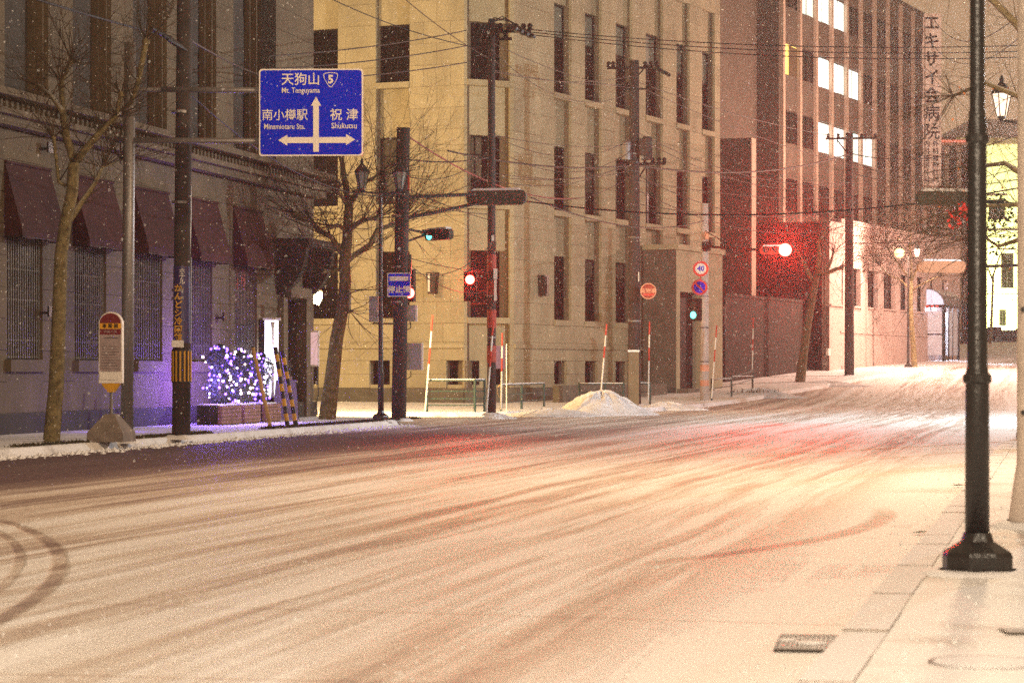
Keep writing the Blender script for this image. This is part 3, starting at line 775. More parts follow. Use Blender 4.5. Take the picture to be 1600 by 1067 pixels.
# ------------------------------------------------------------------ twin lantern street lamps
def make_lamp(label, x, y, z, glass):
    t = thing('street_lamp', label, 'street lamp', (x, y, z), 0, 'twin lantern street lamps')
    put('base', MB().lathe([(.215, 0), (.215, .10), (.205, .125), (.10, .19), (.085, .24)], 8, phase=.5).data('lamp_base', M['black']), t)
    put('shaft', MB().lathe([(.075, .2), (.072, 1.2), (.062, 1.25), (.058, 2.7), (.046, 2.8), (.040, 5.7), (.03, 6.0)], 14).data('lamp_shaft', M['black'], True), t)
    for zz, r in ((1.17, .088), (2.62, .072)):
        put('collar', MB().lathe([(r-.012, -.03), (r, -.02), (r, .02), (r-.012, .03)], 14, (0, 0, zz)).data('collar', M['black']), t)
    put('crossarm', MB().tube([(-.47, 0, 5.72), (-.2, 0, 5.68), (.2, 0, 5.68), (.47, 0, 5.72)], .022, 8).lathe([(.05, -.05), (.06, 0), (.05, .05)], 10, (0, 0, 5.68)).data('crossarm', M['black']), t)
    for s in (-1, 1):
        l = put('lantern', MB().lathe([(.03, 0), (.05, .05), (.075, .07), (.075, .10)], 6).data('lantern_foot', M['black']), t, (.47*s, 0, 5.70))
        put('lantern_cap', MB().lathe([(.20, .50), (.17, .56), (.07, .68), (.03, .72), (.045, .76), (.01, .84)], 6).data('lantern_cap', M['black']), l)
        put('lantern_glass', MB().lathe([(.085, .102), (.165, .498)], 6).data('lantern_glass', glass), l)
        put('lantern_rib', (lambda m: [m.tube([(.09*math.cos(a), .09*math.sin(a), .1), (.172*math.cos(a), .172*math.sin(a), .5)], .010, 4) for a in [math.pi/3*k for k in range(6)]][0])(MB()).data('lantern_rib', M['black']), l)
    return t
WARM = (1, .72, .44); PEACH = (1, .80, .58)
lamp1 = make_lamp('black street lamp standing nearest on the right pavement, its lanterns above the picture', wx(1527, 15.5), 15.5, .135, M['lampwarm'])
lamp2 = make_lamp('slender black street lamp beside the stop line sign pole, lanterns unlit', wx(595, 64), 64, .12, M['glass2'])
lamp3 = make_lamp('street lamp mostly hidden behind the pale pole at the right edge, cream lantern showing', 9.27, 46, .13, M['lampdim'])
lamp4 = make_lamp('street lamp with a blazing lantern in a bare tree before the pink annex', wx(1419, 134), 134, g(134)+.13, M['lampdim'])
for c in list(COL.objects):
    if c.parent is lamp4 and c.name.startswith('lantern') and c.location.x < 0:
        for k in COL.objects:
            if k.parent is c and k.name.startswith('lantern_glass'): k.data = k.data.copy(); k.data.materials[0] = M['lampwarm']
lamp5 = copy_tree(lamp1); lamp5.location = (-.9, -6, .13); lamp5['label'] = 'street lamp on the right pavement behind the camera'
lamp6 = copy_tree(lamp1); lamp6.location = (14.8, 42, .13); lamp6['label'] = 'street lamp on the right hand side street corner outside the picture'
for L_, p in ((lamp1, 1400), (lamp5, 1300)):
    for s in (-1, 1): light('lamp_light', (.47*s, 0, 6.02), PEACH, p, .1, L_)
for s in (-1, 1): light('lamp_light', (.47*s, 0, 6.02), WARM, 220, .1, lamp3)
light('lamp_light', (-.47, -.3, 6.0), (1, .60, .42), 2400, .12, lamp4)
# oversized glowing ball round the blazing lantern, standing for its bloom
put('lamp_bloom', MB().ball((0, 0, 0), .27, 14, 10).data('lamp_bloom', M['bloomamber'], True), lamp4, (-.47, -.05, 6.0))

# road lamps on tall masts (heads above the picture)
def mast(label, x, y, z, arm, power, col, group='tall road lamp masts', r=.09):
    t = thing('road_lamp_mast', label, 'street lamp', (x, y, z), 0, group)
    put('mast', MB().tube([(0, 0, 0), (0, 0, 4), (0, 0, 9.6), (arm[0]*.3, arm[1]*.3, 10.2), (arm[0], arm[1], 10.4)], [r*1.3, r, r*.8, r*.6, r*.5], 10).data('mast', M['steel'], True), t)
    h = put('lamp_head', MB().box(arm[0]-.18, arm[0]+.18, arm[1]-.4, arm[1]+.4, 10.35, 10.5).data('lamp_head', M['steel']), t)
    bx('lamp_lens', h, arm[0]-.13, arm[0]+.13, arm[1]-.32, arm[1]+.32, 10.31, 10.345, M['lampwarm'])
    light('mast_light', (arm[0], arm[1], 10.1), col, power, .25, t)
    return t
mast('tall road lamp mast behind the camera on the right pavement', 3.0, -2, .13, (-3.2, 0), 6800, (1, .80, .58))
mast('tall road lamp mast on the right pavement beyond the picture edge', 12.2, 33, .13, (-6.0, -1.0), 3000, (1, .70, .42))
mast('tall road lamp mast in the side street right of the crossing', 27, 66, .1, (-5.0, 2.5), 9000, (.90, .95, 1))
mast('tall road lamp mast in the side street behind the grey stone building', -17.5, 85.5, .1, (2, 1), 3600, (1, .64, .28))
mast('tall road lamp mast on the far road bend before the hospital', 33.5, 128, 1.2, (-5, -1), 11000, (1, .60, .46))

# ------------------------------------------------------------------ traffic signals
def signal(label, loc, rz, face, lit_i=None, lit_m=None, w=1.2, group='horizontal traffic signals'):
    """horizontal three-light signal; face=-y in its own frame"""
    t = thing('traffic_signal', label, 'traffic signal', loc, rz, group)
    h = .29*w/1.2
    pr = [( -w/2+h/2*math.cos(a), h/2*math.sin(a)) for a in [math.pi/2+math.pi*k/8 for k in range(9)]] + [(w/2+h/2*math.cos(a), h/2*math.sin(a)) for a in [-math.pi/2+math.pi*k/8 for k in range(9)]]
    pr = [(x*(w-.0)/(w+h), z) for x, z in pr]
    put('housing', MB().prism_xz(pr, -.07, .07).data('signal_housing', face), t)
    put('snow_cap', MB().prism_xz([(-w*.42, h/2-.01), (w*.42, h/2-.01), (w*.36, h/2+.05), (-w*.36, h/2+.045)], -.09, .09).data('snow_cap', M['snow']), t)
    for k in range(3):
        cx = (k-1)*w*.30; r = .118*w/1.2
        put('lens', MB().disc(cx, -.072, 0, r, .02, 20).data('signal_lens', lit_m if k == lit_i else M['sigoff']), t)
        vs = []; fs = []; n = 10
        for j in range(n+1):
            a = math.radians(-10+200*j/n)
            for rr in (r+.012, r+.03):
                for yy in (-.094, -.30+.08*abs(math.cos(a))): vs.append((cx+rr*math.cos(a), yy, rr*math.sin(a)))
        for j in range(n):
            b = j*4; fs += [(b, b+4, b+5, b+1), (b+2, b+3, b+7, b+6), (b, b+2, b+6, b+4), (b+1, b+5, b+7, b+3)]
        put('visor', MB().add(vs, fs).data('visor', M['black']), t)
    return t
RED = (1, .03, .02)
s1 = signal('signal seen from behind, snow capped, in front of the corner window of the limestone building', at(776, 309, 67), math.pi-.25, M['signalgrey'], w=1.62)
s2 = signal('signal seen from behind beside the near black lamp post, under the vertical name board', at(1476, 310, 50), math.pi+.2, M['signalgrey'], w=1.16)
s3 = signal('signal seen from behind washed orange, above the bus shelter', at(1471, 417, 86), math.pi+.15, M['signalorange'], w=1.68)
s4 = signal('signal at the left corner seen edge-on, showing green', at(686, 367, 66.5), -.95, M['signalgrey'], 0, M['sigcyan'], w=1.15)
s5 = signal('signal glowing strong red in front of the dark end wall of the hospital', at(1212, 391, 92), -.15, M['red'], 2, M['sigred'], w=1.15)
put('lens_glow', MB().ball((.345, -.16, 0), .23, 14, 10).data('lens_glow', M['sigred'], True), s5)  # added glowing ball, wider than the lens, stands for its bloom
light('signal_light', (.35, -.4, 0), RED, 15000, .1, s5, spot=26, rot=(math.radians(88.6), 0, math.radians(182.7)))

# pedestrian signal heads
def ped(label, loc, rz, litm, which, w=.36):
    t = thing('pedestrian_signal', label, 'traffic signal', loc, rz, 'pedestrian signal heads')
    put('housing', MB().box(-w/2, w/2, -.1, .1, -.42, .42).data('pedestrian_housing', M['frame']), t)
    for k in (0, 1):
        p = put('lens', MB().disc(0, -.102, -.2+.4*k, .13, .02, 16).data('pedestrian_lens', litm if k == which else M['sigoff']), t)
        put('hood', MB().box(-w/2, w/2, -.28, -.101, -.02+.42*k, .0+.42*k).data('hood', M['black']), t)
    return t
p1 = ped('pedestrian signal glowing red beside the banded pole at the far corner', at(735, 448, 73.8), -.1, M['sigred'], 1)
light('signal_light', (0, -.4, .2), RED, 2600, .08, p1, spot=26, rot=(math.radians(89.0), 0, math.radians(186.6)))
p2 = ped('pedestrian signal head low on the pole under the speed limit sign, showing green', at(1086, 484, 96.5), -.75, M['sigcyan'], 0, .5)
p3 = ped('pedestrian signal behind the stop line sign, its red light peeping past', at(642, 446, 66.3), -.3, M['sigred'], 0, .2)

# ------------------------------------------------------------------ poles
def pole(label, px, Y, pytop, r0, r1, matn='concrete', z0=None, group='utility poles', bands=(), lean=0.0, ztop=None, name='utility_pole'):
    z = g(Y)+.1 if z0 is None else z0
    zt = (wz(pytop, Y) if ztop is None else ztop)-z
    t = thing(name, label, 'pole', (wx(px, Y), Y, z), 0, group)
    put('shaft', MB().tube([(0, 0, 0), (lean*.5, 0, zt*.5), (lean, 0, zt)], [r0, (r0+r1)/2, r1], 16).data('pole_shaft', M[matn], True), t)
    for zz in bands: put('steel_band', MB().lathe([(r0*.98+.008, 0), (r0*.98+.008, .05)], 14, (0, 0, zz)).data('steel_band', M['steel']), t)
    return t
u1 = pole('grey steel pole behind the bus stop marker carrying the blue direction sign', 198, 45.6, 0, .115, .10, 'steel', ztop=7.2, lean=.06, group='sign and signal poles', name='sign_pole')
u2 = pole('dark concrete pole with a lettered banner and a yellow striped guard near the left kerb', 283, 48.2, 0, .175, .13, ztop=12.5, lean=.10, bands=(2.6, 2.75, 4.4, 6.1))
u3 = pole('thick dark pole with the stop line sign and grey cabinets', 623, 65.6, 200, .19, .17, bands=(3.0, 3.9, 5.2, 6.5), lean=.12)
u4 = pole('dark pole at the far corner with red glow, before the corner window', 768, 74, 30, .13, .10, bands=(2.2, 3.4, 4.3, 6.2))
u5 = pole('tall pole with crossarms and transformers before the long limestone facade', 991, 92, 95, .24, .17, bands=(3, 6, 9))
u6 = pole('shorter pale pole with round traffic signs and reflective bands', 1101, 98, 318, .17, .14, 'concretepale', bands=(1.5, 2.8, 4.0), group='sign and signal poles', name='sign_pole')
u7 = pole('tall pole with one crossarm standing before the annex corner', 1327, 124, 208, .24, .18, bands=(4, 7))
u8 = thing('utility_pole', 'very pale thick pole with a flared foot at the right edge of the picture', 'pole', (wx(1626, 20), 20, .13), 0, 'utility poles')
put('shaft', MB().lathe([(.255, .0), (.25, .05), (.20, .42), (.185, .5), (.18, 3), (.165, 9.5)], 20).data('pole_shaft', M['concretepale'], True), u8)
for zz in (.9, 1.7): put('bolt', MB().lathe([(.02, 0), (.02, .02)], 8).data('bolt', M['black']), u8, (-.16, -.11, zz), 0, 1.57)
u9 = pole('steel signal pole on the right corner hidden behind the pale pole', 1610, 50.6, 0, .09, .08, 'steel', ztop=6.2, group='sign and signal poles', name='sign_pole')
u10 = pole('steel signal pole across the side street behind the pale right pole', 1612, 86.5, 0, .1, .09, 'steel', ztop=6.6, group='sign and signal poles', name='sign_pole')
def arm(parent, a, b, r, m='frame', name='bracket_arm', n=8):
    lx, ly, lz = parent.location
    return put(name, MB().tube([tuple(Vector(a)-Vector((lx, ly, lz))), tuple(Vector(b)-Vector((lx, ly, lz)))], r, n).data(name, M[m]), parent)
for (pya, pyb) in ((308, 304), (341, 318)): arm(u3, at(636, pya, 65.6), at(745, pyb, 66.9), .045, 'black')
for (pya, pyb) in ((358, 364), (378, 366)): arm(u3, at(634, pya, 65.6), at(668, pyb, 66.5), .03, 'black')
arm(u9, at(1608, 322, 50.6), at(1500, 311, 50.1), .04); arm(u10, at(1612, 414, 86.5), at(1480, 418, 86.1), .05)
arm(u6, at(1100, 385, 98), at(1190, 391, 92.2), .045); arm(u6, at(1100, 360, 98), at(1150, 389, 94.8), .02)
for py in (425, 454, 474): arm(u4, at(768, py, 74), at(735, py+1, 73.9), .02, 'redpaint')

# extras on the poles
def on(parent, name, px0, px1, py0, py1, Y, dy, m, **kw):   # a box part given where it stands
    lx, ly, lz = parent.location
    return bx(name, parent, wx(px0, Y)-lx, wx(px1, Y)-lx, Y-dy-ly, Y+dy-ly, wz(py1, Y)-lz, wz(py0, Y)-lz, m, **kw)
# banner and guard on the banner pole
bn = put('banner', MB().lathe([(.172, 1.78), (.168, 3.22)], 20).data('banner', M['signblue']), u2, (.02, 0, 0))
mb_ = mat('banner violet', (.035, .03, .13), .35, var=.3, scale=8, bump=.1); bn.data.materials[0] = mb_
for i, ch in enumerate('かんどシ冷園館'):
    lettering(u2, ch, .155, M['yellow'], -.03, -.182, 2.80-.155*i, bold=.003)
for i, ch in enumerate('ホテル'): lettering(u2, ch, .12, M['signwhite'], .04, -.180, 3.12-.1*i)
put('banner_tag', MB().box(-.15, .07, -.20, -.17, 1.70, 1.83).data('banner_tag', M['white']), u2)
put('guard_sleeve', MB().lathe([(.188, 1.03), (.186, 1.66)], 20).data('guard_sleeve', M['warnblack']), u2, (.01, 0, 0))
for k in range(-3, 4):
    a = math.radians(-90+k*24)
    for dz in (0,):
        x, y = .193*math.cos(a)+.01, .193*math.sin(a)
        put('guard_stripe', MB().box(-.016, .016, -.004, .004, 1.06, 1.63).data('guard_stripe', M['yellow']), u2, (x, y, 0), a+math.pi/2)
put('conduit', MB().tube([(.16, -.05, 3.4), (.18, -.02, 4.2), (.17, 0, 5.4)], .02, 6).data('conduit', M['white']), u2)
put('conduit', MB().tube([(.19, -.02, 2.0), (.19, -.02, 3.4)], .012, 6).data('conduit', M['steel']), u2)
# cabinets on the stop line pole
for (a, b, c, d_) in ((634, 649, 477, 502), (634, 658, 536, 578)):
    o = on(u3, 'cabinet', a, b, c, d_, 65.8, .16, M['box']); on(u3, 'cabinet_side', b+.1, b+3, c, d_, 65.8, .15, M['white'])
on(u3, 'cabinet', 577, 591, 463, 503, 66.2, .14, M['box'])
arm(u3, at(583, 505, 66.2), at(620, 506, 65.9), .02, 'black'); arm(u3, at(597, 303, 64.4), at(628, 303, 65.4), .02, 'black')
lx, ly, lz = u3.location
put('cable_loop', MB().tube([tuple(at(px, py, 65.75)-u3.location) for px, py in ((641, 503), (642, 512), (636, 516), (630, 513))], .012, 6).data('cable_loop', M['wirem']), u3)
put('cable_loop', MB().tube([tuple(at(px, py, 65.75)-u3.location) for px, py in ((642, 579), (642, 588), (636, 592), (630, 588))], .012, 6).data('cable_loop', M['wirem']), u3)
put('conduit', MB().tube([tuple(at(633, 590, 65.75)-u3.location), tuple(at(632, 648, 65.75)-u3.location)], .02, 6).data('conduit', M['steel']), u3)
on(u3, 'tape_strip', 637, 640, 275, 297, 65.4, .02, M['redpaint'])
on(u3, 'speaker_box', 640, 643, 398, 428, 65.8, .08, M['black'])
# pale boxes on the far corner pole
for a, b, c, d_ in ((771, 777, 420, 436), (772, 776, 437, 470), (768, 772, 368, 377)): on(u4, 'junction_box', a, b, c, d_, 73.8, .08, M['white'])
on(u4, 'control_box', 763, 775, 378, 392, 73.8, .12, M['black'])
for k, (a, b) in enumerate(((398, 424), (440, 460), (484, 512), (540, 566))):
    put('red_band', MB().lathe([(.136, wz(b, 74)-u4.location.z), (.136, wz(a, 74)-u4.location.z)], 14).data('red_band', M['brownred']), u4)
# crossarms and insulators
def crossarm(parent, pxa, pxb, py, Y, ins, r=.045):
    o = arm(parent, at(pxa, py, Y), at(pxb, py-1, Y), r, 'frame', 'crossarm', 6)
    for px in ins:
        p = at(px, py-1, Y)-parent.location
        put('insulator', MB().lathe([(.03, 0), (.09, .05), (.05, .1), (.09, .15), (.04, .22)], 8).data('insulator', M['frame']), parent, p)
crossarm(u4, 738, 830, 50, 74, (745, 757, 782, 795, 806, 818, 828))
crossarm(u4, 752, 800, 62, 74, (756, 790))
for k in range(4):
    a = at(790+k*10, 40+k*4, 73.9)-u4.location; b = at(808+k*9, 46+k*4, 73.4)-u4.location
    put('strain_insulator', MB().tube([a, (Vector(a)+Vector(b))/2, b], [.05, .10, .05], 8).data('strain_insulator', M['black']), u4)
for k in range(4):
    put('jumper_cable', MB().tube([tuple(at(px, py, 73.8)-u4.location) for px, py in ((738+6*k, 52), (760+4*k, 40-4*k), (785+5*k, 26+3*k), (805+4*k, 40+2*k))], .018, 5).data('jumper_cable', M['wirem']), u4)
crossarm(u5, 948, 1030, 107, 92, (951, 958, 968, 1008, 1017, 1026))
crossarm(u5, 966, 1040, 257, 92, (968, 978, 1008, 1020, 1030, 1038))
crossarm(u5, 974, 1022, 140, 92, (980, 1014), .03)
for px, py, r, h in ((1011, 250, .2, .75), (1004, 243, .14, .5), (979, 250, .18, .6)):
    put('transformer', MB().lathe([(r, 0), (r, h), (r*.7, h+.08)], 14).data('transformer', M['steel'] if px < 1000 else M['concrete']), u5, at(px, py, 91.7)-u5.location)
arm(u5, at(991, 290, 92), at(1008, 262, 92), .03); arm(u5, at(991, 290, 92), at(973, 262, 92), .03); arm(u5, at(991, 125, 92), at(1006, 108, 92), .025)
for k in range(3): put('strain_insulator', MB().tube([at(1022+8*k, 105+4*k, 91.8)-u5.location, at(1030+8*k, 110+4*k, 91.6)-u5.location], .07, 6).data('strain_insulator', M['black']), u5)
crossarm(u7, 1290, 1370, 217, 124, (1294, 1310, 1346, 1352, 1368), .05)
arm(u7, at(1327, 244, 124), at(1308, 219, 124), .035)
for a, b in ((570, 580), (594, 603)): put('reflective_band', MB().lathe([(.172, wz(b, 98)-u6.location.z), (.172, wz(a, 98)-u6.location.z)], 16).data('reflective_band', M['sticker']), u6)
on(u6, 'lamp_box', 1101, 1107, 362, 374, 97.8, .1, M['sticker']); on(u6, 'control_box', 1097, 1110, 378, 392, 97.8, .14, M['frame'])
bar_ = put('white_mark', MB().tube([at(998, 425, 91.7)-u5.location, at(998, 440, 91.7)-u5.location], .02, 6).data('white_mark', M['white']), u5)
# pale stub post in front of the tall pole
st = thing('concrete_post', 'short pale square concrete post in front of the transformer pole', 'post', (wx(990, 89), 89, .12))
bx('post', st, -.18, .18, -.14, .14, 0, wz(550, 89)-.12, M['bankdark']); bx('post_cap', st, -.2, .2, -.16, .16, wz(550, 89)-.118, wz(550, 89)-.05, M['snow'])

for k_, (o_, r_) in enumerate(((lamp1, .24), (lamp2, .24), (lamp4, .24), (u1, .12), (u2, .19), (u3, .2), (u4, .14), (u5, .26), (u6, .18), (u7, .26), (u8, .27))):
    CR = random.Random(k_); vs = []; nn_ = 28; w1 = [CR.uniform(.04, .14) for _ in range(nn_)]
    for j, (dr, zz) in enumerate(((-.02, .06), (.35, .055), (.75, .02), (1.0, -.03))):
        for q in range(nn_):
            a = 2*math.pi*q/nn_; ww = (w1[q]+w1[(q+1) % nn_]+w1[q-1])/3*1.6; rr = r_+ww*dr
            vs.append((rr*math.cos(a), rr*math.sin(a), zz*(.35 if k_ < 3 else 1)*(.6+3*w1[q]) if zz > 0 else zz))
    put('snow_collar', MB().add(vs, [(j*nn_+q, (j+1)*nn_+q, (j+1)*nn_+(q+1) % nn_, j*nn_+(q+1) % nn_) for j in range(3) for q in range(nn_)]).data('snow_collar', M['snow'], True), o_)
# ------------------------------------------------------------------ signs
def plate(t, w, h, mface, x=0, z=0, y=0, mback='steel', rim=None, r=.03):
    pts = []
    for cx, cz, a0 in ((w/2-r, h/2-r, 0), (-w/2+r, h/2-r, 90), (-w/2+r, -h/2+r, 180), (w/2-r, -h/2+r, 270)):
        for k in range(4): a = math.radians(a0+30*k); pts.append((x+cx+r*math.cos(a), z+cz+r*math.sin(a)))
    put('sign_back', MB().prism_xz(pts, y, y+.035).data('sign_back', M[mback]), t)
    if rim:
        put('sign_border', MB().prism_xz(pts, y-.006, y-.002).data('sign_border', M[rim]), t)
        q = [(x+(px-x)*(w-.05)/w, z+(pz-z)*(h-.05)/h) for px, pz in pts]; put('sign_face', MB().prism_xz(q, y-.012, y-.008).data('sign_face', M[mface]), t)
    else: put('sign_face', MB().prism_xz(pts, y-.008, y-.002).data('sign_face', M[mface]), t)
YS = 45.3
sg = thing('direction_sign', 'large blue road direction sign with white arrows and place names above the left kerb', 'road sign', at(486, 176, YS), -.03)
sw_, sh_ = 163/4000*YS, 136/4000*YS
plate(sg, sw_, sh_, 'signblue', rim='signwhite', r=.05)
def sxz(px, py): return ((px-486)/4000*YS, (176-py)/4000*YS)
def arrow(pts): put('arrow', MB().prism_xz([sxz(*p) for p in pts], -.022, -.014).data('arrow', M['signwhite']), sg)
arrow([(489.5, 237.5), (498.5, 237.5), (498.5, 222.8), (498.5, 215), (498.5, 165.5), (502, 166), (494, 151.5), (486, 166), (489.5, 165.5), (489.5, 215), (489.5, 222.8)])
put('arrow', MB().prism_xz([sxz(*p) for p in ((489.3, 224), (489.3, 214.8), (449, 214.8), (449, 211), (434.5, 219.5), (449, 228), (449, 224))], -.022, -.014).data('arrow', M['signwhite']), sg)
put('arrow', MB().prism_xz([sxz(*p) for p in ((498.7, 214.8), (498.7, 224), (541, 224), (541, 227.5), (555, 218.5), (541, 210), (541, 214.8))], -.022, -.014).data('arrow', M['signwhite']), sg)
def sgt(body, px, py, size, **kw):
    x, z = sxz(px, py); lettering(sg, body, size, M['signwhite'], x, -.018, z, **kw)
sgt('天狗山', 470, 125.5, .232, bold=.002); sgt('Mt. Tenguyama', 470, 142, .134, sx=.82, bold=.0012)
sgt('南小樽駅', 445, 181, .214, bold=.001, sx=.96); sgt('Minamiotaru Sta.', 444.5, 198.5, .134, sx=.80, bold=.0012)
sgt('祝 津', 538, 181, .222, bold=.002); sgt('Shukutsu', 538, 197.5, .140, sx=.90, bold=.0012)
# route shield: a rounded triangle outline and its number
sh = [(505.5, 118), (506.5, 115.3), (510, 114.3), (517, 113.8), (524, 114.3), (527.5, 115.3), (528.5, 118), (527.5, 123), (524, 130), (519.5, 136), (517, 137.3), (514.5, 136), (510, 130), (506.5, 123)]
vs = []; fs = []
for s, y in ((1.0, 0), (.90, 0)):
    for px, py in sh:
        x, z = sxz(517+(px-517)*s, 124.5+(py-124.5)*s); vs.append((x, -.020, z))
n = len(sh); fs = [(k, (k+1) % n, (k+1) % n+n, k+n) for k in range(n)]
put('route_shield', MB().add(vs, fs).add([(a, b-.001, c) for a, b, c in vs], [f[::-1] for f in fs]).data('route_shield', M['signwhite']), sg)
sgt('5', 517, 125.2, .20, bold=.008)
# two tubular arms from the steel pole
for py, x0 in ((141, 252), (220, 180)):
    a = at(x0, py-1, 45.6)-u1.location; b = at(470, py+1, 45.45)-u1.location
    put('sign_arm', MB().tube([a, b], .05, 10).data('sign_arm', M['steel'], True), u1)
put('sign_arm', MB().tube([at(198, 141, 45.6)-u1.location, at(253, 140, 45.6)-u1.location], .04, 10).data('sign_arm', M['steel']), u1)

ss = thing('stop_line_sign', 'small blue stop line sign with white bar on the dark pole', 'road sign', at(623.5, 445, 65.3), -.05)
plate(ss, .60, .61, 'signblue', rim='signwhite')
put('white_bar', MB().box(-.24, .24, -.022, -.014, .10, .215).data('white_bar', M['signwhite']), ss)
lettering(ss, '停止線', .19, M['signwhite'], 0, -.02, -.13, bold=.007)

def round_sign(label, px, py, Y, r):
    t = thing('round_sign', label, 'road sign', at(px, py, Y), -.05, 'round traffic signs')
    put('sign_back', MB().disc(0, .01, 0, r, .02, 32).data('sign_back', M['steel']), t); return t
def ring(t, r0, r1, y, m, name='sign_ring', n=36):
    vs = [(r*math.cos(2*math.pi*k/n), y, r*math.sin(2*math.pi*k/n)) for r in (r0, r1) for k in range(n)]
    f = [(k, (k+1) % n, (k+1) % n+n, k+n) for k in range(n)]
    put(name, MB().add(vs, f).data(name, M[m]), t)
t40 = round_sign('white round speed limit sign reading 40 with a red rim', 1095, 420, 97.6, .31)
put('sign_face', MB().disc(0, -.012, 0, .305, .004, 32).data('sign_face', M['signwhite']), t40); ring(t40, .21, .30, -.02, 'red'); lettering(t40, '40', .27, M['signblue'], 0, -.022, 0, bold=.006)
tnp = round_sign('blue no parking sign with a red rim and slash below the speed limit sign', 1093, 449, 97.6, .31)
put('sign_face', MB().disc(0, -.012, 0, .305, .004, 32).data('sign_face', M['signblue']), tnp); ring(tnp, .22, .30, -.02, 'red')
put('slash', MB().prism_xz([(-.19, .15), (-.15, .19), (.19, -.15), (.15, -.19)], -.028, -.02).data('slash', M['red']), tnp)
arm(u6, at(1095, 430, 97.62), at(1094, 440, 97.62), .02, 'red', 'sign_link')
tbr = round_sign('faded brown red round sign with pale characters before the porch', 1013, 455, 91.3, .29)
put('sign_face', MB().disc(0, -.012, 0, .285, .004, 32).data('sign_face', M['brownred']), tbr); ring(tbr, .255, .285, -.018, 'sticker'); lettering(tbr, '貨物車', .19, M['sticker'], 0, -.02, 0, bold=.004)
put('slash', MB().prism_xz([(-.2, -.10), (.2, -.10), (.17, -.16), (-.17, -.16)], -.026, -.02).data('slash', M['red']), tbr)
arm(u5, at(991, 452, 91.9), at(1008, 453, 91.4), .02, 'frame', 'sign_bracket')

# bus stop marker
bs_ = thing('bus_stop_marker', 'round topped bus stop marker on a concrete foot near the left kerb', 'bus stop sign', (wx(174, 44.7), 44.7, .125), -.20)
def arch(w, z0, z1, n=12):
    r = w/2; return [(-r, z0), (r, z0)] + [(r*math.cos(math.pi*k/n), z1-r+r*math.sin(math.pi*k/n)) for k in range(n+1)]
bs_w = .43
put('board_edge', MB().prism_xz(arch(bs_w, 1.02, 2.26), -.045, .045).data('board_edge', M['signwhite']), bs_)
put('timetable_panel', MB().box(-.195, .195, -.052, -.047, 1.22, 1.86).data('timetable_panel', M['panel']), bs_)
put('name_plate', MB().box(-.195, .195, -.056, -.048, 1.965, 2.06).data('name_plate', mat('bus stop yellow', (.75, .36, .01), .45, bump=0)), bs_)
put('company_plate', MB().box(-.195, .195, -.054, -.047, 1.865, 1.96).data('company_plate', M['maroon']), bs_)
put('top_plate', MB().prism_xz([(-.195, 2.063), (.195, 2.063)]+[(.195*math.cos(math.pi*k/10), 2.063+.175*math.sin(math.pi*k/10)) for k in range(11)][1:-1], -.055, -.047).data('top_plate', M['maroon']), bs_)
lettering(bs_, '本 局 前', .082, M['warnblack'], 0, -.058, 2.012, bold=.002); lettering(bs_, '中央バス', .062, M['panel'], 0, -.056, 1.912)
put('route_map', MB().box(-.19, .15, -.060, -.0525, 1.08, 1.21).data('route_map', M['signwhite']), bs_)
bx('heading_line', bs_, -.12, .14, -.0545, -.0525, 1.80, 1.81, M['warnblack'])
for k in range(9): bx('timetable_row', bs_, -.16, .16-.02*(k % 3), -.0545, -.0525, 1.27+k*.048, 1.276+k*.048, M['warnblack'])
put('funnel', MB().prism_xz([(-.17, 1.015), (.17, 1.015), (.05, .86), (-.05, .86)], -.05, .05).data('funnel', M['yellow']), bs_)
put('post', MB().lathe([(.03, .30), (.03, .86)], 10).data('post', M['steel']), bs_)
put('concrete_foot', MB().lathe([(.47, .0), (.46, .16), (.15, .46), (.12, .48)], 4, phase=.5).data('concrete_foot', M['concretepale']), bs_)
bs_foot = [c for c in COL.objects if c.parent is bs_ and c.name.startswith('concrete_foot')][0]
bs_foot.data.materials[0] = mat('weathered concrete', (.20, .165, .14), .85, var=.3, scale=6, bump=.4)

# info board at far corner with its hoop
ib = thing('notice_board', 'small dark violet notice board between two pale posts at the far corner', 'sign', (wx(781, 78), 78, .13))
bx('board', ib, -.17, .17, -.03, .03, wz(576, 78)-.13, wz(540, 78)-.13, mat('violet board', (.07, .05, .12), .5)); 
for s in (-.20, .20): bx('post', ib, s-.015, s+.015, -.02, .02, 0, wz(537, 78)-.13, M['signwhite'])
put('hoop', MB().tube([(.05+.13*math.cos(a), -.04, .62+.2*math.sin(a)) for a in [math.pi/2+math.pi*k/10 for k in range(11)]], .012, 6).data('hoop', M['timber']), ib)

# ------------------------------------------------------------------ snow poles, railings
def snow_pole(px0, py0, px1, py1, Y, label):
    b = at(px0, py0, Y); t_ = at(px1, py1, Y); b.z = max(b.z, g(Y)+.08)
    t = thing('snow_marker_pole', label, 'marker pole', b, 0, 'red and white snow marker poles')
    v = t_-b; n = 6
    for k in range(n):
        a, c = v*(k/n), v*((k+1)/n-.003)
        put('band', MB().tube([a, c], .026, 8).data('marker_band', M['redpaint'] if k in (3, 5) else M['white']), t)
    return t
snow_pole(664, 645, 676, 492, 77, 'thin red and white snow marker pole leaning left of the far corner railing')
snow_pole(760, 646, 771, 500, 73.5, 'red and white marker pole strapped to the dark far corner pole')
snow_pole(783, 640, 785, 520, 76, 'red and white marker pole in front of the violet notice board')
snow_pole(939, 612, 948, 506, 86, 'red and white marker pole rising behind the snow heap')
snow_pole(1013, 625, 1015, 502, 90, 'red and white marker pole right of the pale concrete post')
snow_pole(1112, 622, 1120, 508, 97, 'red and white marker pole right of the sign pole')
snow_pole(1175, 598, 1177, 496, 112, 'red and white marker pole before the low dark wall')
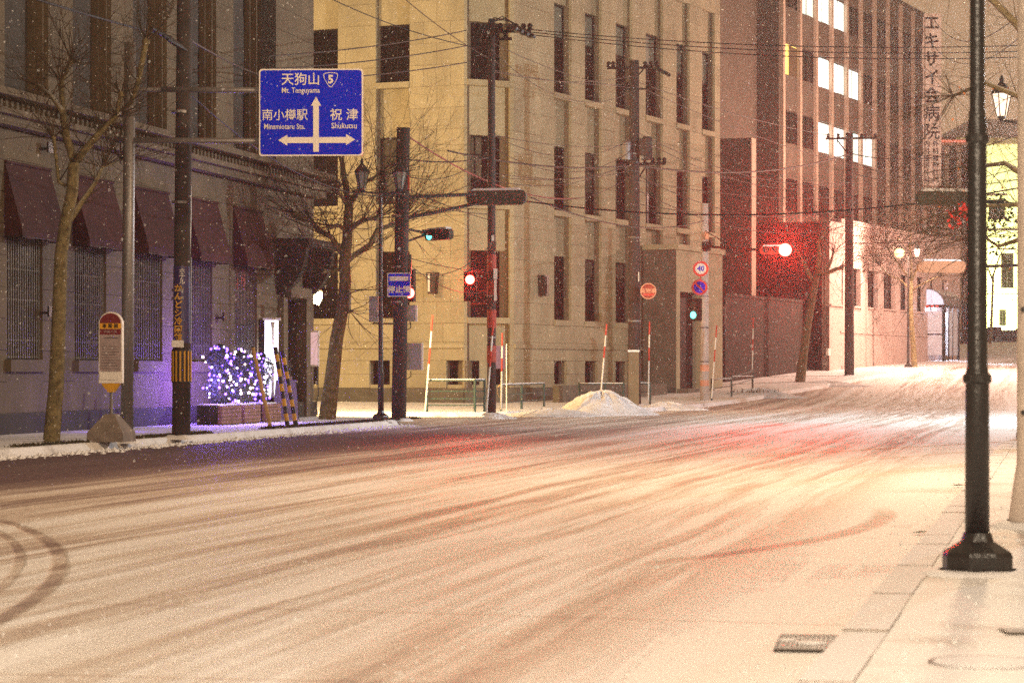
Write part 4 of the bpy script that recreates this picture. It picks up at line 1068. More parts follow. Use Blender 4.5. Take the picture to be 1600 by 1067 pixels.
def railing(label, posts, h, rails, Y2=None):
    p0 = posts[0]; t = thing('railing', label, 'railing', p0, 0, 'dark green pavement railings')
    for p in posts: put('post', MB().lathe([(.04, 0), (.04, h+.03), (.02, h+.06)], 8).data('rail_post', M['teal']), t, (p[0]-p0[0], p[1]-p0[1], p[2]-p0[2]))
    for a, b in zip(posts, posts[1:]):
        for zz in rails:
            A = (a[0]-p0[0], a[1]-p0[1], a[2]-p0[2]+zz); B = (b[0]-p0[0], b[1]-p0[1], b[2]-p0[2]+zz)
            put('rail', MB().tube([A, B], .028 if zz > h-.05 else .018, 6).data('rail', M['teal']), t)
        put('snow_line', MB().box(-.03, .03, 0, 1, 0, .025).data('snow_line', M['snow']), t, (a[0]-p0[0], a[1]-p0[1], a[2]-p0[2]+h+.022), math.atan2(b[1]-a[1], b[0]-a[0])-math.pi/2).scale = (1, math.hypot(b[0]-a[0], b[1]-a[1]), 1)
    return t
def gp(px, Y): return (wx(px, Y), Y, g(Y)+.125)
railing('dark green three rail railing at the far corner left of the dark pole', [gp(667, 77.2), gp(742, 77), gp(757, 77.4)], .95, (.95, .62, .40, .2))
railing('short dark green railing at the far corner right of the dark pole', [gp(783, 79), gp(815, 83), gp(850, 88.5)], .8, (.8, .5, .25))
railing('low dark green railing behind the snow heap', [gp(905, 91), gp(945, 91.5), gp(974, 91.5)], .75, (.75, .45))
railing('low dark green railing between the pale post and the sign pole', [gp(1000, 92.5), gp(1016, 92.5)], .75, (.75, .45))
railing('dark green railing right of the round sign pole', [gp(1112, 98.5), gp(1143, 103), gp(1176, 111)], .8, (.8, .45))
# low kerb wall before the bank basement
kw = thing('area_wall', 'low dark area wall with a snow covered top along the foot of the limestone building', 'wall', (.07+1.2, 95.2, .05), BA)
for k in range(6): bx('wall_stone', kw, .4+k*1.9, 2.26+k*1.9, -.35, -.1, 0, .78, M['bankbase'])

# ------------------------------------------------------------------ wall side items at the entrance of the grey building
def lw(px, off):   # a point standing `off` metres out from the grey building's front
    q = (px-800)/4000; Y = (20.6-off*(.9776+.2102*q))/(.215-q); X = .215*Y-20.6; return (X+off*.9776, Y-off*.2102, .125)
# planters with clipped shrubs under led strings
ledpos = []
SHR = [(345, 538, .30, .85), (378, 545, .30, .8), (411, 548, .26, .8)]
for i, (px, pyt, r, k) in enumerate(SHR):
    x, y, z = lw(px-2, 1.1)
    lab = ('leftmost', 'middle', 'right')[i]
    t = thing('brick_planter', f'{lab} of the three low brick planters beneath the lit shrubs', 'planter', (x, y, z), LA, 'brick planters by the entrance')
    hw = .62 if i else .72
    for r_ in range(5):
        for q in range(4):
            bx('brick', t, -hw+q*hw/2+.008, -hw+(q+1)*hw/2-.008, -.30, -.20, .02+r_*.085, .10+r_*.085-.006, M['brick'])
    bx('trough', t, -hw+.01, hw-.01, -.29, .3, 0, .44, M['stonebase']); bx('soil', t, -hw+.03, hw-.03, -.19, .28, .441, .47, M['snow'])
    s = thing('clipped_shrub', f'{lab} of the three shrubs wrapped in blue and white lights beside the entrance', 'shrub', (x, y-.02, z+.47), 0, 'shrubs wrapped in lights')
    top = wz(pyt, y)-z-.47
    put('trunk', MB().tube([(0, 0, -.02), (.01, 0, top*.5)], .03, 6).data('shrub_trunk', M['bark']), s)
    R_ = random.Random(40+i); vs = []; fs = []
    def rad(h): return r*(.95+.25*math.sin(h*9+i))*min(1, (1.04-h)*4)*min(1, .55+h*1.8)
    for j in range(1700):
        h = R_.random(); a = R_.uniform(0, 2*math.pi); rr = rad(h)*(R_.random()**.35)*(1.05)
        c = Vector((rr*math.cos(a), rr*math.sin(a), h*top)); d1 = Vector((R_.gauss(0, 1), R_.gauss(0, 1), R_.gauss(0, 1))).normalized()*.035; d2 = d1.cross(Vector((R_.gauss(0, 1), R_.gauss(0, 1), .4))).normalized()*.016
        n = len(vs); vs += [c-d2, c+d1, c+d2, c-d1]; fs.append((n, n+1, n+2, n+3))
    put('foliage', MB().add(vs, fs).data('shrub_foliage', M['shrub']), s)
    ls = thing('light_string', f'string of tiny lights wound round the {lab} shrub', 'string lights', (x, y-.02, z+.47), 0, 'light strings on the shrubs')
    wv = []
    for colr, mname in (('blue', 'bulbblue'), ('white', 'bulbwhite')):
        mb = MB()
        for j in range(34 if colr == 'blue' else (34 if i == 1 else 18)):
            h = R_.random()**.9; a = R_.uniform(-math.pi*.95, math.pi*.0); rr = rad(h)*1.12
            c = (rr*math.cos(a), rr*math.sin(a), h*top); mb.ball(c, R_.choice((.018, .023, .032)), 6, 4); wv.append(c)
        put('bulbs', mb.data('bulbs', M[mname]), ls, kind='stuff')
    wv.sort(key=lambda q: q[2]); put('cord', MB().tube(wv, .004, 3).data('cord', M['wirem']), ls)
    light('led_light', (-.15, -.5, .55), (.22, .10, 1), (150, 80, 60)[i], .25, ls)
    light('led_light', (.12, -.5, .35), (1, .75, .62), 7, .2, ls)
light('led_light', (-2.0, -10.2, -.1), (.22, .10, 1), 12, .1, ls)  # unseen violet light added for the far left pavement, no bulbs there

# entrance items
x, y, z = lw(424, .28)
cab = thing('lit_cabinet', 'narrow glowing white cabinet with a capped top beside the dark entrance', 'light box', (x, y, z), 0)
zt_ = wz(497, y)-z
bx('body', cab, -.16, .17, -.12, .12, .55, zt_-.06, M['boxlit']); bx('side', cab, -.32, -.165, -.125, .12, .5, zt_-.05, M['frame']); bx('cap', cab, -.20, .24, -.17, .14, zt_-.058, zt_, M['signwhite'])
put('column', MB().lathe([(.05, .55), (.035, .7), (.035, zt_-.25), (.06, zt_-.1)], 12, (.05, -.17, 0)).data('column', M['signwhite'], True), cab)
bx('stand', cab, -.2, .2, -.1, .1, 0, .548, M['frame'])
light('cabinet_light', (.05, -.35, 1.6), (.85, .85, 1), 9, .1, cab)
x, y, z = lw(446, 1.0)
af = thing('a_frame_board', 'slanted a frame board lit violet standing before the entrance', 'sign', (x, y, z), .05)
af_f = MB().hexa([(-.33, -.02, .0), (.33, -.02, 0), (.33, .02, 0), (-.33, .02, 0), (-.25, .24, 1.0), (.25, .24, 1.0), (.25, .28, 1.0), (-.25, .28, 1.0)])
put('front_panel', af_f.data('front_panel', mat('violet lit board', (.30, .25, .55), .5)), af)  # violet light is put into the board's own colour
put('rear_panel', MB().hexa([(-.33, .55, .0), (.33, .55, 0), (.33, .59, 0), (-.33, .59, 0), (-.25, .29, 1.0), (.25, .29, 1.0), (.25, .32, 1.0), (-.25, .32, 1.0)]).data('rear_panel', M['frame']), af)
bx('header', af, -.2, .16, .2, .3, 1.0, 1.1, M['panel'])
Ys = 71.0
ms = thing('menu_sign', 'small framed pinkish menu sign on an iron stand at the building corner', 'sign', (wx(494, Ys), Ys-.8, .12), -.1)
bx('frame', ms, -.14, .14, -.05, .05, wz(573, Ys)-.12, wz(517, Ys)-.12, M['signwhite']); bx('face', ms, -.11, .11, -.058, -.052, wz(570, Ys)-.12, wz(520, Ys)-.12, M['menulit'])
for s in (-.08, .08): put('stand_leg', MB().tube([(s, 0, wz(573, Ys)-.12), (s*1.6, 0, .6), (s*.6, 0, .3), (s*1.5, 0, 0)], .014, 6).data('stand_leg', M['black']), ms)
# amber lamp on the side wall near the corner
wl = thing('wall_lamp', 'small blazing amber lamp on the corner of the grey stone building', 'lamp', (wx(492, 71.3), 71.3, wz(424, 71.3)))
put('shade', MB().lathe([(.10, .12), (.03, .28)], 8).data('shade', M['black']), wl)
put('bulb', MB().tube([(-.03, -.02, -.16), (0, 0, 0), (.03, .02, .12)], [.05, .055, .03], 8).data('bulb', M['lampcorner']), wl)
put('bracket', MB().tube([(0, 0, .28), (-.1, .05, .3), (-.25, .1, .3)], .015, 6).data('bracket', M['black']), wl)
light('lamp_light', (.25, .4, -.1), (1, .64, .26), 5200, .1, wl, spot=105, rot=(math.radians(86), 0, math.radians(-8)))
wl_refl = thing('wall_lamp', 'amber glow standing for the corner lamp reflected lower in a window', 'lamp', (wx(497, 72.5), 72.5, wz(464, 72.5)))
put('bulb', MB().tube([(-.07, 0, -.2), (0, 0, 0), (.08, .02, .14)], [.10, .12, .05], 10).data('bulb', M['lampcorner']), wl_refl)  # glowing blob imitates the corner lamp's reflection in a window
put('shade', MB().lathe([(.13, .14), (.04, .24)], 8).data('shade', M['black']), wl_refl)

# kerb sticks
def stick(label, px0, py0, px1, py1, Y, r, striped, group=None, name='marker_stick'):
    b = at(px0, py0, Y); b.z = .10; v = at(px1, py1, Y)-b
    t = thing(name, label, 'marker pole', b, 0, group)
    if not striped: put('pole', MB().tube([(0, 0, 0), v], [r, r*.9], 10).data('stick_pole', M['timber'], True), t); bx('dark_tip', t, v.x-.03, v.x+.03, -.03+v.y, .03+v.y, v.z, v.z+.03, M['frame'])
    else:
        n = 11
        for k in range(n): put('band', MB().tube([v*(k/n), v*((k+1)/n-.001)], r, 10).data('stick_band', M['warnblack'] if k % 2 == 0 else M['yellow']), t)
stick('plain yellow wooden pole leaning beside the striped bars at the left kerb', 423, 670, 395, 543, 55.5, .045, False)
stick('left of the two black and yellow striped bars at the left kerb', 450, 668, 430, 542, 56.2, .05, True, 'black and yellow striped bars')
stick('right of the two black and yellow striped bars at the left kerb', 463, 666, 441, 548, 57, .05, True, 'black and yellow striped bars')

# ------------------------------------------------------------------ bus shelter
S0 = (wx(1450, 148), 148.0, g(148)+.13); SA = math.atan2(-.39, .92)
sh_t = thing('bus_shelter', 'glass sided bus shelter with a vaulted roof lit white inside on the far pavement', 'bus shelter', S0, SA)
w2, ln, eh, ah = .95, 3.6, 3.25, .95
n = 10
arc_ = [(w2*1.12*math.cos(math.pi-math.pi*k/n), eh+ah*math.sin(math.pi*k/n)) for k in range(n+1)]
arc2 = [(x*.97, z-.05) for x, z in arc_]
vs = []; fs = []
for yy in (-.35, ln+.35):
    for x, z in arc_: vs.append((x, yy, z))
    for x, z in arc2: vs.append((x, yy, z))
m_ = n+1
for k in range(n): fs += [(k, k+1, 2*m_+k+1, 2*m_+k), (m_+k, 3*m_+k, 3*m_+k+1, m_+k+1), (k, m_+k, m_+k+1, k+1), (2*m_+k, 2*m_+k+1, 3*m_+k+1, 3*m_+k)]
put('vault_roof', MB().add(vs, fs).data('vault_roof', mat('smoked roof sheet', (.13, .12, .13), .4, snow=.55)), sh_t)
put('gable', MB().prism_xz([(x*.95, z-.03) for x, z in arc_], -.30, -.27).data('gable', mat('lit gable sheet', (.4, .42, .5), .4, bump=0, emit=(.75, .78, 1), es=.35)), sh_t)  # emission stands for lamplight coming through the translucent gable
bx('eave_beam', sh_t, -w2-.08, w2+.08, -.32, -.22, eh-.16, eh-.002, M['frame'])
for k in range(6): bx('red_lettering_block', sh_t, -w2+.12+k*.27, -w2+.30+k*.27, -.335, -.322, eh-.13, eh-.03, M['red'])
bx('side_beam', sh_t, w2-.06, w2+.04, -.2, ln+.2, eh-.14, eh-.003, M['frame']); bx('side_beam', sh_t, -w2-.04, -w2+.06, -.2, ln+.2, eh-.14, eh-.003, M['frame'])
for x, y, r in ((-w2+.1, 0, .035), (w2-.02, 0, .075), (w2-.02, ln*.33, .035), (w2-.02, ln*.6, .035), (w2-.02, ln, .075), (-w2+.1, ln, .05)):
    bx('post', sh_t, x-r, x+r, y-r, y+r, 0, eh-.16, M['frame'])
gl = M['glassclear']
for a, b in ((.0, 1),):
    bx('glass_panel', sh_t, -w2+.16, w2-.12, -.012, .012, .35, 1.5, gl); bx('glass_panel', sh_t, -w2+.16, w2-.12, -.012, .012, 1.6, 2.9, gl)
bx('mid_rail', sh_t, -w2+.14, w2-.10, -.02, .02, 1.51, 1.59, M['frame'])
bx('rear_panel', sh_t, -w2+.14, w2-.12, ln-.012, ln+.012, .35, 2.9, M['white'])
for a, b in ((.35*ln, .58*ln), (.62*ln, .96*ln)): bx('glass_panel', sh_t, w2-.03, w2-.01, a, b, .35, 2.9, gl)
bx('bench', sh_t, -w2+.2, -w2+.6, .4, ln-.4, .42, .5, M['timber']); bx('bench_leg', sh_t, -w2+.35, -w2+.45, .5, .6, 0, .415, M['frame']); bx('bench_leg', sh_t, -w2+.35, -w2+.45, ln-.6, ln-.5, 0, .415, M['frame'])
bx('ceiling_lamp', sh_t, -.08, .08, .6, ln-.6, eh+.25, eh+.32, M['tubelit'])
light('shelter_light', (0, .9, eh-.2), (.74, .80, 1), 1500, .3, sh_t); light('shelter_light', (-.9, -2.2, 2.6), (.60, .68, 1), 3500, .3, sh_t)  # second light added outside the shelter to spread bluish light around it

# ------------------------------------------------------------------ trees
def grow(mb, p, d, L, r, depth, R, nkid=3, up=.25):
    """one curved twig and its side twigs"""
    pts = [p.copy()]; q = p.copy(); d = d.normalized(); seg = 5
    side = Vector((R.gauss(0, 1), R.gauss(0, 1), R.gauss(0, 1)))*.16
    for k in range(seg):
        d = (d + side*.5 + Vector((0, 0, up*.3))+Vector((R.gauss(0, .1), R.gauss(0, .1), R.gauss(0, .07)))).normalized(); q = q+d*L/seg; pts.append(q.copy())
        if depth > 0 and k >= 1 and R.random() < nkid/seg:
            kd = (d*1.0+Vector((R.gauss(0, .7), R.gauss(0, .7), R.gauss(0, .55)))).normalized()
            grow(mb, q, kd, L*R.uniform(.4, .7), r*.55, depth-1, R, nkid, up)
    mb.tube(pts, [r*(1-.8*k/seg) for k in range(seg+1)], 3 if r < .02 else 5)
def tree(label, Y, trunk, limbs, seed, tw=60, twL=(.7, 1.5), leaves=None, group='bare street trees', spreadY=1.2, z0=None, up=.25, knob=True, twr=.008, depth=2, nk=3):
    R = random.Random(seed)
    base = at(trunk[0][0], trunk[0][1], Y); base.z = (g(Y)+.10) if z0 is None else z0
    t = thing('street_tree', label, 'tree', base, 0, group)
    P = [at(a, b, Y)-base for a, b, c in trunk]; P[0].z = 0
    r0 = trunk[0][2]
    mb = MB().tube([P[0]-Vector((0, 0, .05))]+[p+Vector((0, R.uniform(-.06, .06)*i*.3, 0)) for i, p in enumerate(P)], [r0*1.25]+[q[2] for q in trunk], 12)
    put('trunk', mb.data('tree_trunk', M['bark'], True), t)
    lb_ = MB(); tips = []
    for li, lm in enumerate(limbs):
        yo = R.uniform(-1, 1)*spreadY; n = len(lm)
        y_start = 0
        pts = []
        for i, (a, b, c) in enumerate(lm):
            Yi = Y + yo*(i/(n-1)); pts.append(at(a, b, Yi)-base)
        lb_.tube(pts, [c for a, b, c in lm], 8)
        for i in range(1, n):
            tips.append((pts[i], (pts[i]-pts[i-1]).normalized(), lm[i][2], i/(n-1)))
            if knob and i == n-1: lb_.ball(pts[i], lm[i][2]*1.5, 7, 5)
    put('limbs', lb_.data('tree_limbs', M['bark'], True), t)
    tb = MB(); ends = []
    for k in range(tw):
        p, d, r, f = R.choice(tips) if R.random() > .6 else R.choice([q for q in tips if q[3] > .7])
        dd = (d*.8+Vector((R.gauss(0, .8), R.gauss(0, .6), R.gauss(.25, .6)))).normalized()
        grow(tb, p, dd, R.uniform(*twL), twr*R.uniform(.7, 1.3), depth, R, nk, up)
    put('twigs', tb.data('tree_twigs', M['twig']), t)
    if leaves:
        for nm, mname, cnt, cpx, cpy, sx_, sy_, sz in leaves:
            lm_ = MB()
            for k in range(cnt):
                c = at(R.gauss(cpx, sx_), R.gauss(cpy, sy_), Y+R.gauss(0, .5))-base
                a = Vector((R.gauss(0, 1), R.gauss(0, 1), R.gauss(0, 1))).normalized()*sz; b = a.cross(Vector((R.gauss(0, 1), R.gauss(0, 1), R.gauss(0, 1)))).normalized()*sz*.6
                lm_.add([c-a, c-a*.2+b, c+a, c-a*.2-b], [(0, 1, 2), (0, 2, 3)])
            put(nm, lm_.data(nm, M[mname]), t)
    return t
tree('bare street tree with mottled trunk at the left edge before the first awnings', 44.7,
     [(80, 690, .15), (88, 600, .135), (92, 500, .125), (95, 400, .115), (101, 355, .11), (114, 300, .105), (117, 255, .10)],
     [[(117, 255, .08), (104, 216, .07), (98, 175, .06), (96, 128, .05), (111, 98, .035)],
      [(117, 255, .08), (135, 232, .065), (158, 205, .055), (182, 182, .05), (189, 148, .04)],
      [(182, 182, .045), (205, 160, .04), (216, 128, .05), (228, 66, .05)],
      [(101, 355, .07), (125, 320, .05), (148, 287, .04), (160, 262, .03), (189, 250, .02)],
      [(104, 290, .05), (92, 285, .03), (84, 216, .03)],
      [(98, 175, .05), (80, 150, .04), (60, 135, .03)]], 3, tw=230, twL=(.5, 1.4), twr=.011)
tree('bare pollarded tree with knobbly forked limbs in front of the limestone building', 65.6,
     [(511, 655, .225), (519, 590, .19), (526, 530, .17), (536, 479, .16), (540, 440, .15), (538, 410, .145), (542, 380, .135), (544, 350, .125), (545, 320, .11)],
     [[(545, 320, .09), (539, 284, .08), (534, 251, .06), (530, 240, .05)], [(545, 320, .09), (557, 302, .07), (567, 287, .06), (590, 274, .03)],
      [(539, 400, .09), (530, 390, .08), (518, 371, .07), (497, 359, .07), (485, 344, .06), (461, 335, .06)],
      [(543, 320, .07), (536, 310, .055), (527, 299, .04)], [(541, 408, .10), (552, 400, .08), (578, 383, .075), (590, 359, .07), (608, 353, .06), (628, 344, .05)],
      [(543, 362, .08), (550, 356, .07), (566, 344, .06), (587, 341, .05)], [(542, 362, .07), (531, 353, .05), (516, 354, .045)],
      [(540, 452, .06), (546, 458, .05), (546, 486, .04)], [(534, 420, .05), (520, 424, .04), (505, 424, .05)]], 8, tw=300, twL=(.9, 2.4), twr=.012)
tree('leaning bare tree in shade before the dark end wall of the annex', 118,
     [(1250, 597, .24), (1256, 550, .20), (1263, 500, .18), (1270, 460, .17), (1277, 425, .15)],
     [[(1277, 425, .13), (1290, 428, .1), (1303, 422, .09), (1315, 418, .08)], [(1277, 425, .12), (1280, 400, .1), (1278, 378, .08), (1290, 362, .06)],
      [(1270, 440, .1), (1255, 410, .08), (1245, 392, .06)], [(1290, 428, .08), (1298, 410, .06), (1302, 395, .05)]], 12, tw=110, twL=(1.0, 2.4), twr=.012)
tree('bare tree glowing amber around the lit lantern beside the bus shelter', 135.2,
     [(1429, 574, .16), (1427, 540, .14), (1424, 500, .12), (1423, 470, .11), (1424, 440, .09)],
     [[(1424, 440, .07), (1410, 420, .05), (1395, 400, .04), (1385, 385, .03)], [(1424, 440, .07), (1434, 418, .05), (1448, 402, .04), (1462, 392, .03)],
      [(1424, 440, .07), (1424, 410, .05), (1421, 385, .04), (1424, 362, .03)], [(1424, 455, .06), (1408, 438, .05), (1386, 428, .03), (1375, 415, .03)], [(1424, 455, .06), (1440, 444, .05), (1466, 432, .03)]],
     21, tw=260, twL=(1.2, 2.6), twr=.013, knob=False, spreadY=1.8)
tree('tree at the right edge with drooping twigs and last red leaves', 42,
     [(1655, 720, .2), (1650, 500, .17), (1640, 300, .15), (1630, 120, .12), (1625, 0, .1)],
     [[(1640, 320, .08), (1610, 280, .06), (1570, 255, .04), (1520, 262, .03)], [(1635, 200, .08), (1590, 150, .05), (1540, 130, .04), (1490, 150, .025)],
      [(1630, 100, .08), (1590, 40, .06), (1540, -10, .05), (1490, -40, .03)], [(1625, 30, .07), (1580, -40, .05), (1520, -90, .03)],
      [(1640, 350, .06), (1600, 372, .04), (1560, 385, .03), (1540, 372, .02)], [(1638, 330, .06), (1590, 320, .04), (1540, 322, .025), (1505, 330, .015)]],
     33, tw=230, twL=(.8, 1.9), up=-.22, knob=False, spreadY=2.0, twr=.007, z0=.13,
     leaves=[('red_leaves', 'leafred', 60, 1498, 336, 9, 9, .045), ('red_leaves', 'leafred', 14, 1512, 322, 5, 3, .04), ('brown_leaves', 'leafbrown', 34, 1530, 190, 45, 110, .03), ('dark_leaves', 'leafdark', 110, 1566, 335, 13, 16, .045), ('dark_leaves', 'leafdark', 26, 1562, 380, 13, 10, .04)])
tree('small bare tree on the slope before the floodlit cream house', 186, [(1548, 530, .12), (1550, 480, .10), (1552, 430, .08)],
     [[(1552, 430, .07), (1562, 400, .05), (1575, 380, .03)], [(1552, 440, .07), (1540, 410, .05), (1530, 385, .03)]], 44, tw=30, twL=(1.5, 3), twr=.016, knob=False)

# ------------------------------------------------------------------ overhead wires
def wire(a, b, sag, r, label, m='wirem', group=None, n=16, name='overhead_wire'):
    a, b = Vector(a), Vector(b); pts = []
    for k in range(n+1):
        t = k/n; p = a.lerp(b, t); p.z -= 4*sag*t*(1-t); pts.append(p)
    base = a.copy(); t = put(name, MB().tube([p-base for p in pts], r, 5).data('wire', M[m]), None, base, label=label, category='cable')
    if group: t['group'] = group
wire(at(-60, -40, 40), at(268, 58, 48.2), .05, .022, 'thick cable descending from the top left corner to the banner pole')
wire(at(298, 64, 48.2), at(412, 120, 67), .05, .02, 'cable running from the banner pole down behind the blue sign')
for k, (px, py) in enumerate(((236, 44), (255, 56), (262, 62))):
    put('cable_splice', MB().tube([(0, 0, 0), (.12, .3, -.05), (.28, .6, -.13)], [.03, .055, .02], 8).data('cable_splice', M['black']), None, at(px, py, 47.2), label='one of the dark splice sleeves on the thick cable left of the banner pole', category='cable', group='cable splices')
for k in range(3):
    wire(at(832, 47+4*k, 73.6), at(1640, 70+9*k, 70), .25+.03*k, .014, 'one of three parallel wires crossing the picture near the top', group='three high parallel wires', n=24)
wire(at(700, 236, 70), at(991, 258, 92), .25, .026, 'dark cable from the upper left pole to the transformer pole')
wire(at(991, 258, 92), at(1329, 240, 124), .55, .034, 'dark cable from the transformer pole to the pole before the annex', n=20)
wire(at(1329, 240, 124), at(1640, 188, 100), .8, .024, 'dark cable from the annex pole towards the right edge', n=20)
wire(at(823, 315, 67), at(1640, 285, 62), .55, .020, 'dark cable running right from the rear-facing corner signal', n=24)
wire(at(830, 309, 67.5), at(1100, 345, 98), .5, .02, 'cable from the corner signal to the sign pole')
wire(at(636, 212, 65.6), at(905, 310, 88), .5, .022, 'reddish cable sloping down across the limestone facade', 'wirered')
wire(at(640, 250, 65.6), at(768, 245, 74), .1, .02, 'short cable between the stop line pole and the far corner pole')
for k, (py0, py1) in enumerate(((48, 78), (72, 98), (98, 117))):
    wire(at(729, py0, 74), at(420, py1+10, 60), .1, .016, 'one of three wires running left from the far corner pole', group='three wires left of the corner pole')
wire(at(480, -20, 70), at(745, 75, 74), .2, .014, 'thin wire slanting from the top to the corner pole, left one')
wire(at(600, -30, 70), at(790, 105, 80), .2, .014, 'thin wire slanting from the top to the corner pole, right one')
R7 = random.Random(77)
for k in range(11):
    y0 = R7.uniform(60, 330); Yb = 92
    wire(at(770, y0, 74), at(991, y0*.75+R7.uniform(30, 90), Yb), R7.uniform(.1, .9), .011, 'one of many thin wires strung from the corner pole to the transformer pole', group='thin wires before the limestone facade')
for k in range(8):
    y0 = R7.uniform(105, 330)
    wire(at(991, y0, 92), at(1329, y0*.55+R7.uniform(110, 190), 124), R7.uniform(.2, 1.2), .014, 'one of many thin wires strung from the transformer pole to the annex pole', group='thin wires before the dark end wall')
for k in range(7):
    y0 = R7.uniform(210, 420)
    wire(at(628, y0, 65.6), at(768, y0+R7.uniform(-50, 60), 74), R7.uniform(.05, .5), .011, 'one of several thin wires between the stop line pole and the corner pole', group='thin wires at the crossing')
for k in range(6):
    y0 = R7.uniform(250, 420)
    wire(at(1329, y0, 124), at(1640, y0*.6+R7.uniform(90, 140), 95), R7.uniform(.2, 1.0), .014, 'one of several thin wires running right from the annex pole', group='thin wires right of the annex pole')
wire(at(300, 150, 48.2), at(628, 305, 65.6), .6, .012, 'thin wire from the banner pole to the stop line pole')
wire(at(1455, 24, 140), at(1640, -25, 60), 1.4, .018, 'cable looping from the vertical name board to the top right')
wire(at(1440, 45, 120), at(1640, 10, 60), 1.5, .014, 'second thin cable looping towards the top right')
wire(at(500, 452, 68), at(597, 452, 66.4), .02, .014, 'short wire across the tree trunk towards the grey cabinet')

# ------------------------------------------------------------------ kerb leaf litter, snow heap, grates
def litter(name, label, pts, n, w, seed, h=(.03, .08), bw_=.02, kind='stuff', m='grass', zoff=.12):
    R = random.Random(seed); vs = []; fs = []
    for k in range(n):
        i = R.randrange(len(pts)-1); t = R.random(); a, b = pts[i], pts[i+1]
        x = a[0]+(b[0]-a[0])*t+R.gauss(0, w); y = a[1]+(b[1]-a[1])*t+R.gauss(0, w); z = g(y)+zoff-.01
        ht = R.uniform(*h); an_ = R.uniform(0, math.pi); dx, dy = math.cos(an_)*bw_, math.sin(an_)*bw_
        q = len(vs); vs += [(x-dx, y-dy, z), (x+dx, y+dy, z), (x+R.gauss(0, .05), y+R.gauss(0, .05), z+ht)]; fs.append((q, q+1, q+2))
    return put(name, MB().add(vs, fs).data(name, M[m]), None, label=label, category='leaf litter', kind='stuff')
def kpt(Y, off=-.25): return (.215*Y-16.75+off, Y)
segs = [(38.5, 40.3, 260), (41.5, 44.5, 500), (45.5, 51, 2100), (54.5, 58.5, 1500), (58.5, 67.2, 3200)]
litter('kerb_leaf_litter', 'dark strip of dead leaves and grass along the left kerb', [kpt(Y) for Y in (38.6, 40)], 300, .05, 1)
for i, (a, b, n) in enumerate(segs[1:]):
    litter('kerb_leaf_litter', f'stretch {("beside the nearest tree", "before the banner pole", "before the striped bars", "ending at the corner kerb")[i]} of the dead leaf strip', [kpt(a), kpt((a+b)/2), kpt(b)], n, .07, 60+i)
litter('pavement_weeds', 'dark line of weeds in a joint of the near right pavement', [(wx(1453, 15.3), 15.3), (wx(1430, 13.2), 13.2), (wx(1398, 11.75), 11.75)], 900, .007, 9, (.005, .02), .008)
def heap(name, label, c, rx, ry, h, seed, m='greysnow', nseg=36, nr=12):
    R = random.Random(seed); ph = [R.uniform(0, 6) for _ in range(6)]; vs = []; fs = []
    for i in range(nr+1):
        for k in range(nseg):
            a = 2*math.pi*k/nseg; f = i/nr; w = 1+.13*math.sin(3*a+ph[0])+.08*math.sin(5*a+ph[1])
            x = c[0]+rx*f*w*math.cos(a); y = c[1]+ry*f*w*math.sin(a)
            hh = h*(math.cos(math.pi*f)*.5+.5)**.8*(1+.12*math.sin(9*a+ph[2]+f*7))+R.uniform(-.03, .04)*(1-f)*h*2
            vs.append((x-c[0], y-c[1], (hh if f < 1 else -.06)))
    for i in range(nr):
        for k in range(nseg): fs.append((i*nseg+k, (i+1)*nseg+k, (i+1)*nseg+(k+1) % nseg, i*nseg+(k+1) % nseg))
    o = put(name, MB().add(vs, fs).data(name, M[m], False), None, (c[0], c[1], c[2]), label=label, category='snow heap'); return o
heap('snow_heap', 'big ploughed snow heap at the far corner, tallest of the heaps', (wx(938, 79), 79, .03), 1.75, 1.3, .66, 1)
heap('snow_heap', 'low skirt of ploughed snow left of the big heap', (wx(865, 77), 77, .02), 1.6, .9, .20, 2)
heap('snow_heap', 'low lump of snow at the foot of the dark corner pole', (wx(775, 73), 73, .02), .55, .35, .13, 3)
heap('snow_heap', 'flat snow bank right of the pale concrete post', (wx(1040, 88.5), 88.5, .05), 1.3, .7, .22, 4)
heap('snow_heap', 'snow bank with dark weeds before the low dark wall', (wx(1185, 106), 106, .3), 1.9, 1.2, .32, 5)
litter('bank_weeds', 'sparse dark weeds poking out of the snow bank before the low dark wall', [(wx(1165, 105), 105), (wx(1205, 106.5), 106.5)], 120, .35, 10, (.05, .2), zoff=.25)
heap('snow_heap', 'shallow snow bank along the far kerb before the annex', (wx(1290, 117), 117, g(117)+.0), 2.4, 1.0, .2, 6)

CR = random.Random(17); vs = []; fs = []
def crumb(x, y, z, s):
    n = len(vs)
    for dx, dy, dz in ((1, 0, 0), (0, 1, 0), (-1, 0, 0), (0, -1, 0), (0, 0, .8)): vs.append((x+dx*s*CR.uniform(.6, 1.2), y+dy*s*CR.uniform(.6, 1.2), z+dz*s*CR.uniform(.6, 1.2)-.002))
    fs.extend([(n, n+1, n+4), (n+1, n+2, n+4), (n+2, n+3, n+4), (n+3, n, n+4)])
for k in range(7000):
    Y = 9+42*CR.random()**1.2
    c = CR.choice((-1.05, -1.05, -1.3, -2.9, -4.2, -5.1, -6.9, -9.0, -9.0)); u_ = c+CR.gauss(0, .12 if c < -1.5 else .10)
    crumb(u_*1.0229+.215*Y, Y, -.008, abs(CR.gauss(0, .006))+.003)
for k in range(2600):
    Y = 20+44*CR.random(); u_ = -16.15+abs(CR.gauss(0, .22)); crumb(u_*1.0229+.215*Y, Y, -.008, abs(CR.gauss(0, .03))+.008)
for k in range(900):
    Y = 9+14*CR.random(); crumb(.215*Y-.7+abs(CR.gauss(0, .5)), Y, .13, abs(CR.gauss(0, .008))+.003)
